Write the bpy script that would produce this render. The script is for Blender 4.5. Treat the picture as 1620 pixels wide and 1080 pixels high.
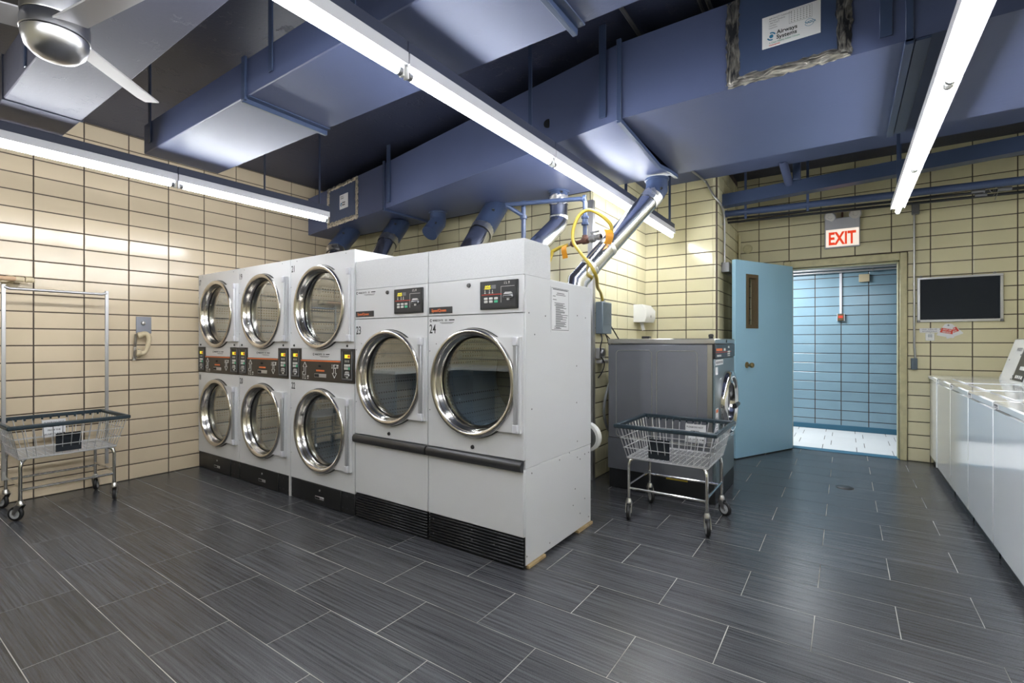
import bpy, bmesh, math, random
from mathutils import Vector, Matrix
random.seed(7)
for o in list(bpy.data.objects): bpy.data.objects.remove(o, do_unlink=True)
scn = bpy.context.scene
C = scn.collection
PI = math.pi
# ------------------------------------------------------------------ camera, exposure
cam_d = bpy.data.cameras.new('camera'); cam = bpy.data.objects.new('camera', cam_d); C.objects.link(cam)
cam_d.sensor_width = 36.0; cam_d.lens = 36.0*765.0/1620.0
cam_d.clip_start = 0.05; cam_d.clip_end = 60
cam.location = (0, 0, 1.26); cam.rotation_euler = (PI/2, 0, math.radians(34.6))
scn.camera = cam
scn.view_settings.view_transform = 'Standard'; scn.view_settings.look = 'None'
scn.view_settings.gamma = 1.0; scn.view_settings.use_curve_mapping = False
scn.view_settings.exposure = 1.98
w = bpy.data.worlds.new('world'); scn.world = w; w.use_nodes = True
w.node_tree.nodes['Background'].inputs[0].default_value = (0.8, 0.85, 1, 1)
w.node_tree.nodes['Background'].inputs[1].default_value = 0.05
TUBE_STRENGTH = 21.0
HALL_POWER = 21.0
# unseen area light added to brighten the hall beyond the door
ld = bpy.data.lights.new('hall_fill_light', 'AREA'); ld.shape = 'RECTANGLE'; ld.size = 1.2; ld.size_y = 0.3; ld.energy = HALL_POWER
ld.color = (0.93, 0.97, 1.0)
lo = bpy.data.objects.new('hall_fill_light', ld); C.objects.link(lo); lo.location = (-1.0, 7.45, 2.40)

# ------------------------------------------------------------------ materials
def new_mat(name):
    m = bpy.data.materials.new(name); m.use_nodes = True
    nt = m.node_tree; b = nt.nodes['Principled BSDF']
    return m, nt, b
def mat(name, col, rough=0.5, metal=0.0, var=0.0, vscale=6.0, bump=0.0, bscale=40.0, coat=0.0, stretch=None, emis=None, estr=0.0, rnd=0.0, spec=None):
    m, nt, b = new_mat(name)
    b.inputs['Base Color'].default_value = (*col, 1); b.inputs['Roughness'].default_value = rough
    b.inputs['Metallic'].default_value = metal
    if coat: b.inputs['Coat Weight'].default_value = coat; b.inputs['Coat Roughness'].default_value = 0.08
    if spec is not None: b.inputs['Specular IOR Level'].default_value = spec
    if emis: b.inputs['Emission Color'].default_value = (*emis, 1); b.inputs['Emission Strength'].default_value = estr
    L = nt.links
    if var or bump or rnd:
        geo = nt.nodes.new('ShaderNodeNewGeometry')
        vec = geo.outputs['Position']
        if stretch:
            mp = nt.nodes.new('ShaderNodeVectorMath'); mp.operation = 'MULTIPLY'
            mp.inputs[1].default_value = stretch; L.new(vec, mp.inputs[0]); vec = mp.outputs[0]
    if var or rnd:
        mx = nt.nodes.new('ShaderNodeMix'); mx.data_type = 'RGBA'; mx.blend_type = 'MULTIPLY'
        mx.inputs[0].default_value = 1.0
        mx.inputs[6].default_value = (*col, 1)
        L.new(mx.outputs[2], b.inputs['Base Color'])
        val = None
        if var:
            n = nt.nodes.new('ShaderNodeTexNoise'); n.inputs['Scale'].default_value = vscale; n.inputs['Detail'].default_value = 5
            L.new(vec, n.inputs['Vector'])
            r = nt.nodes.new('ShaderNodeMapRange'); r.inputs['From Min'].default_value = 0.3; r.inputs['From Max'].default_value = 0.7
            r.inputs['To Min'].default_value = 1 - var; r.inputs['To Max'].default_value = 1 + var*0.4
            L.new(n.outputs['Fac'], r.inputs['Value']); val = r.outputs['Result']
        if rnd:
            oi = nt.nodes.new('ShaderNodeObjectInfo')
            r2 = nt.nodes.new('ShaderNodeMapRange'); r2.inputs['To Min'].default_value = 1 - rnd; r2.inputs['To Max'].default_value = 1 + rnd*0.3
            L.new(oi.outputs['Random'], r2.inputs['Value'])
            if val is None: val = r2.outputs['Result']
            else:
                mm = nt.nodes.new('ShaderNodeMath'); mm.operation = 'MULTIPLY'
                L.new(val, mm.inputs[0]); L.new(r2.outputs['Result'], mm.inputs[1]); val = mm.outputs[0]
        cb = nt.nodes.new('ShaderNodeCombineColor')
        for i in range(3): L.new(val, cb.inputs[i])
        L.new(cb.outputs[0], mx.inputs[7])
    if bump:
        n2 = nt.nodes.new('ShaderNodeTexNoise'); n2.inputs['Scale'].default_value = bscale; n2.inputs['Detail'].default_value = 3
        L.new(vec, n2.inputs['Vector'])
        bp = nt.nodes.new('ShaderNodeBump'); bp.inputs['Strength'].default_value = bump; bp.inputs['Distance'].default_value = 0.01
        L.new(n2.outputs['Fac'], bp.inputs['Height']); L.new(bp.outputs['Normal'], b.inputs['Normal'])
    return m
M = {}
M['tile_cream'] = mat('tile_cream', (0.61, 0.505, 0.36), 0.16, var=0.05, vscale=3, rnd=0.05, bump=0.03, bscale=7)
M['tile_yellow'] = mat('tile_yellow', (0.66, 0.61, 0.405), 0.16, var=0.05, vscale=3, rnd=0.05, bump=0.03, bscale=7)
M['tile_blue'] = mat('tile_blue', (0.22, 0.345, 0.425), 0.2, var=0.08, vscale=3, rnd=0.05, bump=0.03, bscale=8)
M['mortar'] = mat('mortar', (0.085, 0.065, 0.055), 0.9, var=0.3, vscale=20)
M['mortar_brown'] = mat('mortar_brown', (0.10, 0.06, 0.04), 0.9, var=0.3, vscale=20)
M['grout'] = mat('floor_grout', (0.42, 0.40, 0.36), 0.9, var=0.8, vscale=2.5)
M['white_enamel'] = mat('white_enamel', (0.65, 0.655, 0.67), 0.32, coat=0.25, bump=0.015, bscale=14)
M['white_speckled'] = mat('white_speckled_paint', (0.635, 0.64, 0.655), 0.45, var=0.10, vscale=160, bump=0.06, bscale=150)
M['white_gloss'] = mat('white_gloss_enamel', (0.80, 0.81, 0.82), 0.13, coat=0.6)
M['white_plastic'] = mat('white_plastic', (0.75, 0.75, 0.73), 0.4)
M['grey_plastic'] = mat('grey_plastic', (0.42, 0.43, 0.44), 0.4)
M['hinge_grey'] = mat('hinge_grey_metal', (0.36, 0.365, 0.375), 0.35, 0.3)
M['chrome'] = mat('chrome', (0.72, 0.71, 0.70), 0.13, 1.0)
M['wire'] = mat('zinc_wire', (0.78, 0.78, 0.80), 0.3, 0.75)
M['ring_steel'] = mat('door_ring_steel', (0.63, 0.60, 0.565), 0.2, 1.0)
M['galv'] = mat('galvanised_duct', (0.74, 0.75, 0.78), 0.17, 1.0, var=0.15, vscale=7, bump=0.05, bscale=9)
M['foil_tape'] = mat('foil_tape', (0.72, 0.70, 0.66), 0.3, 1.0, bump=0.9, bscale=45)
M['foil_wrinkled'] = mat('wrinkled_foil', (0.74, 0.71, 0.62), 0.42, 0.6, var=0.55, vscale=45, bump=1.0, bscale=60)
M['brushed'] = mat('brushed_steel', (0.27, 0.28, 0.32), 0.4, 0.8, var=0.06, vscale=2)
M['steel_trim'] = mat('steel_trim', (0.55, 0.54, 0.52), 0.28, 1.0)
M['fan_steel'] = mat('fan_brushed_nickel', (0.56, 0.56, 0.58), 0.3, 1.0)
M['fan_blade'] = mat('fan_blade_silver', (0.50, 0.49, 0.51), 0.42, 0.3)
M['grey_cabinet'] = mat('grey_green_cabinet', (0.11, 0.145, 0.16), 0.35)
M['black'] = mat('black_plastic', (0.018, 0.019, 0.021), 0.32)
M['black_satin'] = mat('black_satin_metal', (0.012, 0.013, 0.015), 0.4, var=0.3, vscale=8)
M['dark_metal'] = mat('dark_handle_metal', (0.08, 0.08, 0.085), 0.28, 0.7)
M['brown_panel'] = mat('brown_panel', (0.042, 0.034, 0.026), 0.4)
M['module'] = mat('control_module', (0.03, 0.03, 0.034), 0.35)
M['rubber'] = mat('rubber', (0.012, 0.012, 0.013), 0.45)
M['rim_plastic'] = mat('cart_bumper', (0.016, 0.032, 0.045), 0.4, var=0.3, vscale=60)
M['yellow_led'] = mat('yellow_display', (0.5, 0.45, 0.02), 0.4, emis=(1.0, 0.85, 0.05), estr=0.2)
M['green_button'] = mat('green_button', (0.08, 0.5, 0.28), 0.4)
M['print_white'] = mat('print_white', (0.62, 0.61, 0.58), 0.6)
M['print_black'] = mat('print_black', (0.012, 0.012, 0.014), 0.6)
M['print_grey'] = mat('print_grey', (0.16, 0.16, 0.17), 0.6)
M['print_orange'] = mat('print_orange', (0.75, 0.17, 0.045), 0.5)
M['print_red'] = mat('print_red', (0.6, 0.05, 0.025), 0.5)
M['print_blue'] = mat('print_blue', (0.02, 0.16, 0.30), 0.5)
M['print_green'] = mat('print_green', (0.03, 0.25, 0.15), 0.5)
M['paper'] = mat('paper', (0.68, 0.68, 0.69), 0.7)
M['paper_cream'] = mat('paper_cream', (0.66, 0.64, 0.58), 0.7)
M['wood'] = mat('shim_wood', (0.46, 0.33, 0.17), 0.7, var=0.3, vscale=30)
M['pine_rail'] = mat('pinkish_wood_rail', (0.55, 0.36, 0.22), 0.5, var=0.2, vscale=12)
M['beige_plastic'] = mat('beige_plastic', (0.56, 0.47, 0.31), 0.4)
M['brass'] = mat('old_brass', (0.33, 0.24, 0.12), 0.35, 1.0)
M['bronze'] = mat('bronze_frame', (0.16, 0.115, 0.065), 0.45, 0.6)
M['copper_pipe'] = mat('rusty_iron_pipe', (0.12, 0.055, 0.04), 0.6, 0.4, var=0.3, vscale=30)
M['iron'] = mat('grey_iron', (0.24, 0.24, 0.25), 0.45, 0.8)
M['yellow_hose'] = mat('yellow_gas_hose', (0.37, 0.265, 0.02), 0.5)
M['amber'] = mat('amber_tag', (0.72, 0.30, 0.015), 0.45)
M['grey_hose'] = mat('grey_hose', (0.24, 0.25, 0.26), 0.35)
M['box_grey'] = mat('grey_blue_box', (0.10, 0.13, 0.155), 0.45)
M['conduit'] = mat('conduit_steel', (0.46, 0.46, 0.47), 0.35, 0.9)
M['door_blue'] = mat('door_blue_paint', (0.29, 0.50, 0.64), 0.4, bump=0.05, bscale=60)
M['door_edge'] = mat('door_edge_blue', (0.33, 0.55, 0.70), 0.45)
M['frame_cream'] = mat('cream_frame_paint', (0.54, 0.49, 0.29), 0.42, var=0.18, vscale=14)
M['deep_blue'] = mat('deep_blue_base', (0.025, 0.115, 0.19), 0.4)
M['hall_tile'] = mat('white_hall_tile', (0.72, 0.73, 0.73), 0.35, rnd=0.04)
M['alu'] = mat('aluminium_frame', (0.60, 0.60, 0.62), 0.35, 0.8)
M['felt'] = mat('navy_board', (0.010, 0.014, 0.020), 0.85)
M['exit_case'] = mat('exit_case_grey', (0.50, 0.50, 0.54), 0.35, 0.3)
M['exit_face'] = mat('exit_face', (0.55, 0.50, 0.44), 0.5, emis=(1.0, 0.86, 0.74), estr=0.19)
M['exit_red'] = mat('exit_red', (0.6, 0.04, 0.005), 0.5, emis=(1.0, 0.05, 0.005), estr=0.14)
M['lamp_glass'] = mat('emergency_lamp_lens', (0.85, 0.80, 0.76), 0.2, 0.2)
M['fixture_white'] = mat('fixture_white', (0.62, 0.62, 0.66), 0.35)
M['strut_navy'] = mat('strut_navy', (0.035, 0.042, 0.075), 0.5)
M['drum'] = None
def foil(name, dark, lo_, hi_, st=(1,1,1)):
    m, nt, b = new_mat(name); L = nt.links
    geo = nt.nodes.new('ShaderNodeNewGeometry')
    n = nt.nodes.new('ShaderNodeTexNoise'); n.inputs['Scale'].default_value = 42; n.inputs['Detail'].default_value = 6; n.inputs['Distortion'].default_value = 0.8
    vm = nt.nodes.new('ShaderNodeVectorMath'); vm.operation = 'MULTIPLY'; vm.inputs[1].default_value = st
    L.new(geo.outputs['Position'], vm.inputs[0]); L.new(vm.outputs[0], n.inputs['Vector'])
    r = nt.nodes.new('ShaderNodeMapRange'); r.inputs['From Min'].default_value = lo_; r.inputs['From Max'].default_value = hi_
    L.new(n.outputs['Fac'], r.inputs['Value'])
    mx = nt.nodes.new('ShaderNodeMix'); mx.data_type = 'RGBA'; mx.inputs[6].default_value = (*dark, 1); mx.inputs[7].default_value = (0.66, 0.62, 0.54, 1)  # crinkle glints and dark reflections painted into the foil colour
    L.new(r.outputs['Result'], mx.inputs[0]); L.new(mx.outputs[2], b.inputs['Base Color'])
    b.inputs['Metallic'].default_value = 0.75; b.inputs['Roughness'].default_value = 0.28
    bp = nt.nodes.new('ShaderNodeBump'); bp.inputs['Strength'].default_value = 1.0; bp.inputs['Distance'].default_value = 0.01
    L.new(n.outputs['Fac'], bp.inputs['Height']); L.new(bp.outputs['Normal'], b.inputs['Normal'])
    return m
M['foil_dark'] = foil('torn_foil_dark', (0.06, 0.062, 0.07), 0.44, 0.80, (1.3, 1, 0.35))
M['foil_mid'] = foil('torn_foil_mid', (0.16, 0.155, 0.15), 0.36, 0.66, (0.4, 1, 1.3))
M['foil_light'] = foil('torn_foil_light', (0.07, 0.065, 0.055), 0.33, 0.5)
# navy paint with flakes
def navy(name, col, rough=0.38, chips=1.0):
    m, nt, b = new_mat(name); L = nt.links
    geo = nt.nodes.new('ShaderNodeNewGeometry')
    n1 = nt.nodes.new('ShaderNodeTexNoise'); n1.inputs['Scale'].default_value = 1.7; n1.inputs['Detail'].default_value = 4
    L.new(geo.outputs['Position'], n1.inputs['Vector'])
    cr = nt.nodes.new('ShaderNodeMix'); cr.data_type = 'RGBA'
    cr.inputs[6].default_value = (*[c*0.88 for c in col], 1); cr.inputs[7].default_value = (*[min(1, c*1.12) for c in col], 1)
    L.new(n1.outputs['Fac'], cr.inputs[0]); L.new(cr.outputs[2], b.inputs['Base Color'])
    n2 = nt.nodes.new('ShaderNodeTexNoise'); n2.inputs['Scale'].default_value = 9; n2.inputs['Detail'].default_value = 6; n2.inputs['Roughness'].default_value = 0.65
    L.new(geo.outputs['Position'], n2.inputs['Vector'])
    mr = nt.nodes.new('ShaderNodeMapRange'); mr.inputs['From Min'].default_value = 0.60; mr.inputs['From Max'].default_value = 0.63
    L.new(n2.outputs['Fac'], mr.inputs['Value'])
    n3 = nt.nodes.new('ShaderNodeTexNoise'); n3.inputs['Scale'].default_value = 60
    L.new(geo.outputs['Position'], n3.inputs['Vector'])
    ad = nt.nodes.new('ShaderNodeMath'); ad.operation = 'MULTIPLY_ADD'; ad.inputs[1].default_value = 0.25
    L.new(n3.outputs['Fac'], ad.inputs[0]); L.new(mr.outputs['Result'], ad.inputs[2])
    bp = nt.nodes.new('ShaderNodeBump'); bp.inputs['Strength'].default_value = 0.22*chips; bp.inputs['Distance'].default_value = 0.006
    L.new(ad.outputs[0], bp.inputs['Height']); L.new(bp.outputs['Normal'], b.inputs['Normal'])
    b.inputs['Roughness'].default_value = rough; b.inputs['Specular IOR Level'].default_value = 0.4
    return m
M['navy'] = navy('navy_duct_paint', (0.074, 0.094, 0.185), 0.47, chips=0.4)
M['lavender'] = navy('greyed_duct_paint', (0.085, 0.088, 0.13), 0.55, 1.6)
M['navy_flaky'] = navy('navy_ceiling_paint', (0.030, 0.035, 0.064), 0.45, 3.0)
M['navy_pipe'] = navy('navy_pipe_paint', (0.045, 0.066, 0.130), 0.35, 0.3)
def floor_mat():
    m, nt, b = new_mat('slate_floor_tile'); L = nt.links
    geo = nt.nodes.new('ShaderNodeNewGeometry'); oi = nt.nodes.new('ShaderNodeObjectInfo')
    off = nt.nodes.new('ShaderNodeVectorMath'); off.operation = 'MULTIPLY_ADD'
    off.inputs[1].default_value = (1.6, 95, 1)
    L.new(geo.outputs['Position'], off.inputs[0])
    ro = nt.nodes.new('ShaderNodeMath'); ro.operation = 'MULTIPLY'; ro.inputs[1].default_value = 37.0
    L.new(oi.outputs['Random'], ro.inputs[0]); L.new(ro.outputs[0], off.inputs[2])
    n = nt.nodes.new('ShaderNodeTexNoise'); n.inputs['Scale'].default_value = 1.0; n.inputs['Detail'].default_value = 6; n.inputs['Roughness'].default_value = 0.72
    L.new(off.outputs[0], n.inputs['Vector'])
    f = nt.nodes.new('ShaderNodeTexNoise'); f.inputs['Scale'].default_value = 260; f.inputs['Detail'].default_value = 2
    L.new(geo.outputs['Position'], f.inputs['Vector'])
    a = nt.nodes.new('ShaderNodeMath'); a.operation = 'MULTIPLY_ADD'; a.inputs[1].default_value = 0.35
    L.new(f.outputs['Fac'], a.inputs[0]); L.new(n.outputs['Fac'], a.inputs[2])
    r = nt.nodes.new('ShaderNodeMapRange'); r.inputs['From Min'].default_value = 0.45; r.inputs['From Max'].default_value = 0.95
    L.new(a.outputs[0], r.inputs['Value'])
    mx = nt.nodes.new('ShaderNodeMix'); mx.data_type = 'RGBA'
    mx.inputs[6].default_value = (0.006, 0.007, 0.010, 1); mx.inputs[7].default_value = (0.118, 0.120, 0.130, 1)
    L.new(r.outputs['Result'], mx.inputs[0])
    r2 = nt.nodes.new('ShaderNodeMapRange'); r2.inputs['To Min'].default_value = 0.85; r2.inputs['To Max'].default_value = 1.1
    L.new(oi.outputs['Random'], r2.inputs['Value'])
    hs = nt.nodes.new('ShaderNodeHueSaturation'); L.new(mx.outputs[2], hs.inputs['Color']); L.new(r2.outputs['Result'], hs.inputs['Value'])
    L.new(hs.outputs[0], b.inputs['Base Color'])
    b.inputs['Roughness'].default_value = 0.27
    bp = nt.nodes.new('ShaderNodeBump'); bp.inputs['Strength'].default_value = 0.25; bp.inputs['Distance'].default_value = 0.002
    L.new(a.outputs[0], bp.inputs['Height']); L.new(bp.outputs['Normal'], b.inputs['Normal'])
    return m
M['floor_tile'] = floor_mat()
def glass_mat():
    m = bpy.data.materials.new('tinted_door_glass'); m.use_nodes = True; nt = m.node_tree; nt.nodes.clear(); L = nt.links
    out = nt.nodes.new('ShaderNodeOutputMaterial'); mx = nt.nodes.new('ShaderNodeMixShader')
    t = nt.nodes.new('ShaderNodeBsdfTransparent'); t.inputs[0].default_value = (0.93, 0.95, 0.96, 1)
    g = nt.nodes.new('ShaderNodeBsdfGlossy'); g.inputs['Roughness'].default_value = 0.015; g.inputs['Color'].default_value = (0.92, 0.93, 0.9, 1)
    fr = nt.nodes.new('ShaderNodeLayerWeight'); fr.inputs['Blend'].default_value = 0.5
    pw = nt.nodes.new('ShaderNodeMath'); pw.operation = 'POWER'; pw.inputs[1].default_value = 1.6
    mu = nt.nodes.new('ShaderNodeMath'); mu.operation = 'MULTIPLY_ADD'; mu.inputs[1].default_value = 0.55; mu.inputs[2].default_value = 0.10; mu.use_clamp = True
    L.new(fr.outputs['Facing'], pw.inputs[0]); L.new(pw.outputs[0], mu.inputs[0]); L.new(mu.outputs[0], mx.inputs[0]); L.new(t.outputs[0], mx.inputs[1]); L.new(g.outputs[0], mx.inputs[2]); L.new(mx.outputs[0], out.inputs[0])
    return m
M['glass'] = glass_mat()
def drum_mat():
    m, nt, b = new_mat('perforated_drum'); L = nt.links
    geo = nt.nodes.new('ShaderNodeNewGeometry')
    v = nt.nodes.new('ShaderNodeTexVoronoi'); v.inputs['Scale'].default_value = 42; v.inputs['Randomness'].default_value = 0.0
    L.new(geo.outputs['Position'], v.inputs['Vector'])
    r = nt.nodes.new('ShaderNodeMapRange'); r.inputs['From Min'].default_value = 0.20; r.inputs['From Max'].default_value = 0.30
    L.new(v.outputs['Distance'], r.inputs['Value'])
    mx = nt.nodes.new('ShaderNodeMix'); mx.data_type = 'RGBA'; mx.inputs[6].default_value = (0.01, 0.013, 0.018, 1); mx.inputs[7].default_value = (0.34, 0.45, 0.56, 1)
    L.new(r.outputs['Result'], mx.inputs[0]); L.new(mx.outputs[2], b.inputs['Base Color'])
    b.inputs['Roughness'].default_value = 0.45; b.inputs['Metallic'].default_value = 0.2
    return m
M['drum'] = drum_mat()
M['drum_back'] = mat('drum_back_steel', (0.05, 0.058, 0.065), 0.5)
def tube_mat():
    m = bpy.data.materials.new('fluorescent_tube'); m.use_nodes = True; nt = m.node_tree; b = nt.nodes['Principled BSDF']
    b.inputs['Base Color'].default_value = (0.9, 0.9, 0.9, 1)
    b.inputs['Emission Color'].default_value = (0.945, 0.975, 1.0, 1); b.inputs['Emission Strength'].default_value = TUBE_STRENGTH
    return m
M['tube'] = tube_mat()

# ------------------------------------------------------------------ mesh builder
class MB:
    def __init__(s): s.v = []; s.f = []
    def add(s, vs, fs):
        n = len(s.v); s.v += [Vector(p) for p in vs]; s.f += [tuple(i+n for i in f) for f in fs]; return s
    def box(s, x0, x1, y0, y1, z0, z1, b=0.0):
        if x0 > x1: x0, x1 = x1, x0
        if y0 > y1: y0, y1 = y1, y0
        if z0 > z1: z0, z1 = z1, z0
        if b <= 0:
            return s.add([(x0,y0,z0),(x1,y0,z0),(x1,y1,z0),(x0,y1,z0),(x0,y0,z1),(x1,y0,z1),(x1,y1,z1),(x0,y1,z1)],
                         [(0,3,2,1),(4,5,6,7),(0,1,5,4),(1,2,6,5),(2,3,7,6),(3,0,4,7)])
        b = min(b, (x1-x0)*0.45, (y1-y0)*0.45, (z1-z0)*0.45)
        lo = (x0, y0, z0); hi = (x1, y1, z1); vs = []; idx = {}
        for cx in (0,1):
            for cy in (0,1):
                for cz in (0,1):
                    c = (cx, cy, cz)
                    for ax in range(3):
                        p = []
                        for k in range(3):
                            e = hi[k] if c[k] else lo[k]
                            if k != ax: e += -b if c[k] else b
                            p.append(e)
                        idx[(c, ax)] = len(vs); vs.append(tuple(p))
        fs = []
        for ax in range(3):
            o1, o2 = [(1,2),(2,0),(0,1)][ax]
            for sgn in (0,1):
                q = []
                for a, bb in ((0,0),(1,0),(1,1),(0,1)):
                    c = [0,0,0]; c[ax] = sgn; c[o1] = a; c[o2] = bb
                    q.append(idx[(tuple(c), ax)])
                fs.append(tuple(q) if sgn else tuple(reversed(q)))
        for ax in range(3):
            o1, o2 = [(1,2),(2,0),(0,1)][ax]
            for a in (0,1):
                for bb in (0,1):
                    c0 = [0,0,0]; c0[o1] = a; c0[o2] = bb; c1 = list(c0); c1[ax] = 1
                    c0 = tuple(c0); c1 = tuple(c1)
                    q = (idx[(c0,o1)], idx[(c1,o1)], idx[(c1,o2)], idx[(c0,o2)])
                    fs.append(q if (a == bb) == False else tuple(reversed(q)))
        for cx in (0,1):
            for cy in (0,1):
                for cz in (0,1):
                    c = (cx,cy,cz); t = (idx[(c,0)], idx[(c,1)], idx[(c,2)])
                    fs.append(t if (cx+cy+cz) % 2 == 1 else tuple(reversed(t)))
        return s.add(vs, fs)
    def tube(s, pts, r, n=10, caps=True, closed=False):
        P = [Vector(p) for p in pts]; k = len(P); vs = []; fs = []
        rr = r if isinstance(r, (list, tuple)) else [r]*k
        def tan(i):
            if closed: return (P[(i+1) % k]-P[(i-1) % k]).normalized()
            if i == 0: return (P[1]-P[0]).normalized()
            if i == k-1: return (P[-1]-P[-2]).normalized()
            return ((P[i]-P[i-1]).normalized()+(P[i+1]-P[i]).normalized()).normalized()
        t = tan(0); u = t.orthogonal().normalized()
        if abs(t.z) < 0.9: u = Vector((0,0,1)).cross(t).normalized()
        for i in range(k):
            t2 = tan(i); q = t.rotation_difference(t2); u = (q @ u); u = (u - t2*u.dot(t2)).normalized(); t = t2
            v = t.cross(u); sc = 1.0
            if 0 < i < k-1 and not closed:
                c = (P[i]-P[i-1]).normalized().dot((P[i+1]-P[i]).normalized()); c = max(-0.5, min(1, c)); sc = 1/math.sqrt((1+c)/2)
                sc = min(sc, 1.25)
            for j in range(n):
                a = 2*PI*(j+0.5)/n
                vs.append(P[i]+(u*math.cos(a)+v*math.sin(a))*rr[i]*(sc if n > 4 else 1))
        m = k if closed else k-1
        for i in range(m):
            for j in range(n):
                a = i*n+j; b = i*n+(j+1) % n; c = ((i+1) % k)*n+(j+1) % n; d = ((i+1) % k)*n+j
                fs.append((a,b,c,d))
        if caps and not closed:
            fs.append(tuple(reversed(range(n)))); fs.append(tuple((k-1)*n+j for j in range(n)))
        return s.add(vs, fs)
    def cyl(s, p0, p1, r, n=16, r2=None): return s.tube([p0, p1], [r, r if r2 is None else r2], n)
    def lathe(s, prof, o, axis, n=32, caps=False):
        o = Vector(o); t = Vector(axis).normalized(); u = t.orthogonal().normalized(); v = t.cross(u); vs = []; fs = []; k = len(prof)
        for r, h in prof:
            for j in range(n):
                a = 2*PI*j/n; vs.append(o+t*h+(u*math.cos(a)+v*math.sin(a))*r)
        for i in range(k-1):
            for j in range(n):
                fs.append((i*n+j, i*n+(j+1) % n, (i+1)*n+(j+1) % n, (i+1)*n+j))
        if caps: fs.append(tuple(reversed(range(n)))); fs.append(tuple((k-1)*n+j for j in range(n)))
        return s.add(vs, fs)
    def prism(s, poly, o, u, v, depth):
        """2d polygon (ccw) in plane o,u,v extruded by depth along u x v"""
        o = Vector(o); u = Vector(u); v = Vector(v); nrm = u.cross(v).normalized(); n = len(poly)
        vs = [o+u*a+v*b for a, b in poly]+[o+u*a+v*b+nrm*depth for a, b in poly]
        fs = [tuple(reversed(range(n))), tuple(range(n, 2*n))]+[(i, (i+1) % n, n+(i+1) % n, n+i) for i in range(n)]
        return s.add(vs, fs)
    def text(s, body, o, u, v, height, xs=1.0, depth=0.0006, align='LEFT', bold=0.0):
        vs, fs, wd = text_mesh(body, bold)
        o = Vector(o); u = Vector(u).normalized(); v = Vector(v).normalized(); nrm = u.cross(v)
        off = {'LEFT': 0, 'CENTER': -wd/2, 'RIGHT': -wd}[align]
        return s.add([o+u*((p[0]+off)*height*xs)+v*(p[1]*height)+nrm*(p[2]*depth) for p in vs], fs)
    def bld(s, name, m, parent=None, smooth=40, kind=None):
        org = Vector((0,0,0))
        if parent is not None and parent.name in WORLD: org = WORLD[parent.name]
        me = bpy.data.meshes.new(name); me.from_pydata([tuple(p-org) for p in s.v], [], s.f); me.materials.append(m); me.update()
        o = bpy.data.objects.new(name, me); C.objects.link(o)
        if parent is not None:
            o.parent = parent
            if parent.name in WORLD: WORLD[o.name] = org
        fixn(me)
        if smooth:
            me.polygons.foreach_set('use_smooth', [True]*len(me.polygons)); me.set_sharp_from_angle(angle=math.radians(smooth))
        if kind: o['kind'] = kind
        return o
def fixn(me):
    bm = bmesh.new(); bm.from_mesh(me); bmesh.ops.recalc_face_normals(bm, faces=bm.faces); bm.to_mesh(me); bm.free()
WORLD = {}
TXT = {}
def text_mesh(body, bold=0.0):
    key = (body, bold)
    if key in TXT: return TXT[key]
    cu = bpy.data.curves.new('txt', 'FONT'); cu.body = body; cu.size = 1.0; cu.extrude = 0.5; cu.offset = bold; cu.resolution_u = 3
    ob = bpy.data.objects.new('txt', cu); C.objects.link(ob)
    dg = bpy.context.evaluated_depsgraph_get(); me = bpy.data.meshes.new_from_object(ob.evaluated_get(dg))
    vs = [tuple(v.co) for v in me.vertices]; fs = [tuple(p.vertices) for p in me.polygons]
    x0 = min(p[0] for p in vs); x1 = max(p[0] for p in vs); y0 = 0.0; y1 = max(p[1] for p in vs)
    vs = [((p[0]-x0)/y1, p[1]/y1, p[2]+0.5) for p in vs]
    bpy.data.objects.remove(ob); bpy.data.curves.remove(cu); bpy.data.meshes.remove(me)
    TXT[key] = (vs, fs, (x1-x0)/y1); return TXT[key]
def thing(name, label, cat, loc=(0,0,0), group=None, world=True, rotz=0):
    o = bpy.data.objects.new(name, None); C.objects.link(o); o.location = loc; o.rotation_euler = (0,0,rotz); o.empty_display_size = 0.1
    if label: o['label'] = label; o['category'] = cat
    if group: o['group'] = group
    if world: WORLD[o.name] = Vector(loc)
    return o
def tag(o, label, cat, group=None):
    o['label'] = label; o['category'] = cat
    if group: o['group'] = group
    return o
def struct(name, mb, m, parent=None):
    o = mb.bld(name, m, parent)
    if parent is None: o['kind'] = 'structure'
    return o
X = Vector((1,0,0)); Y = Vector((0,1,0)); Z = Vector((0,0,1))

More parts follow.
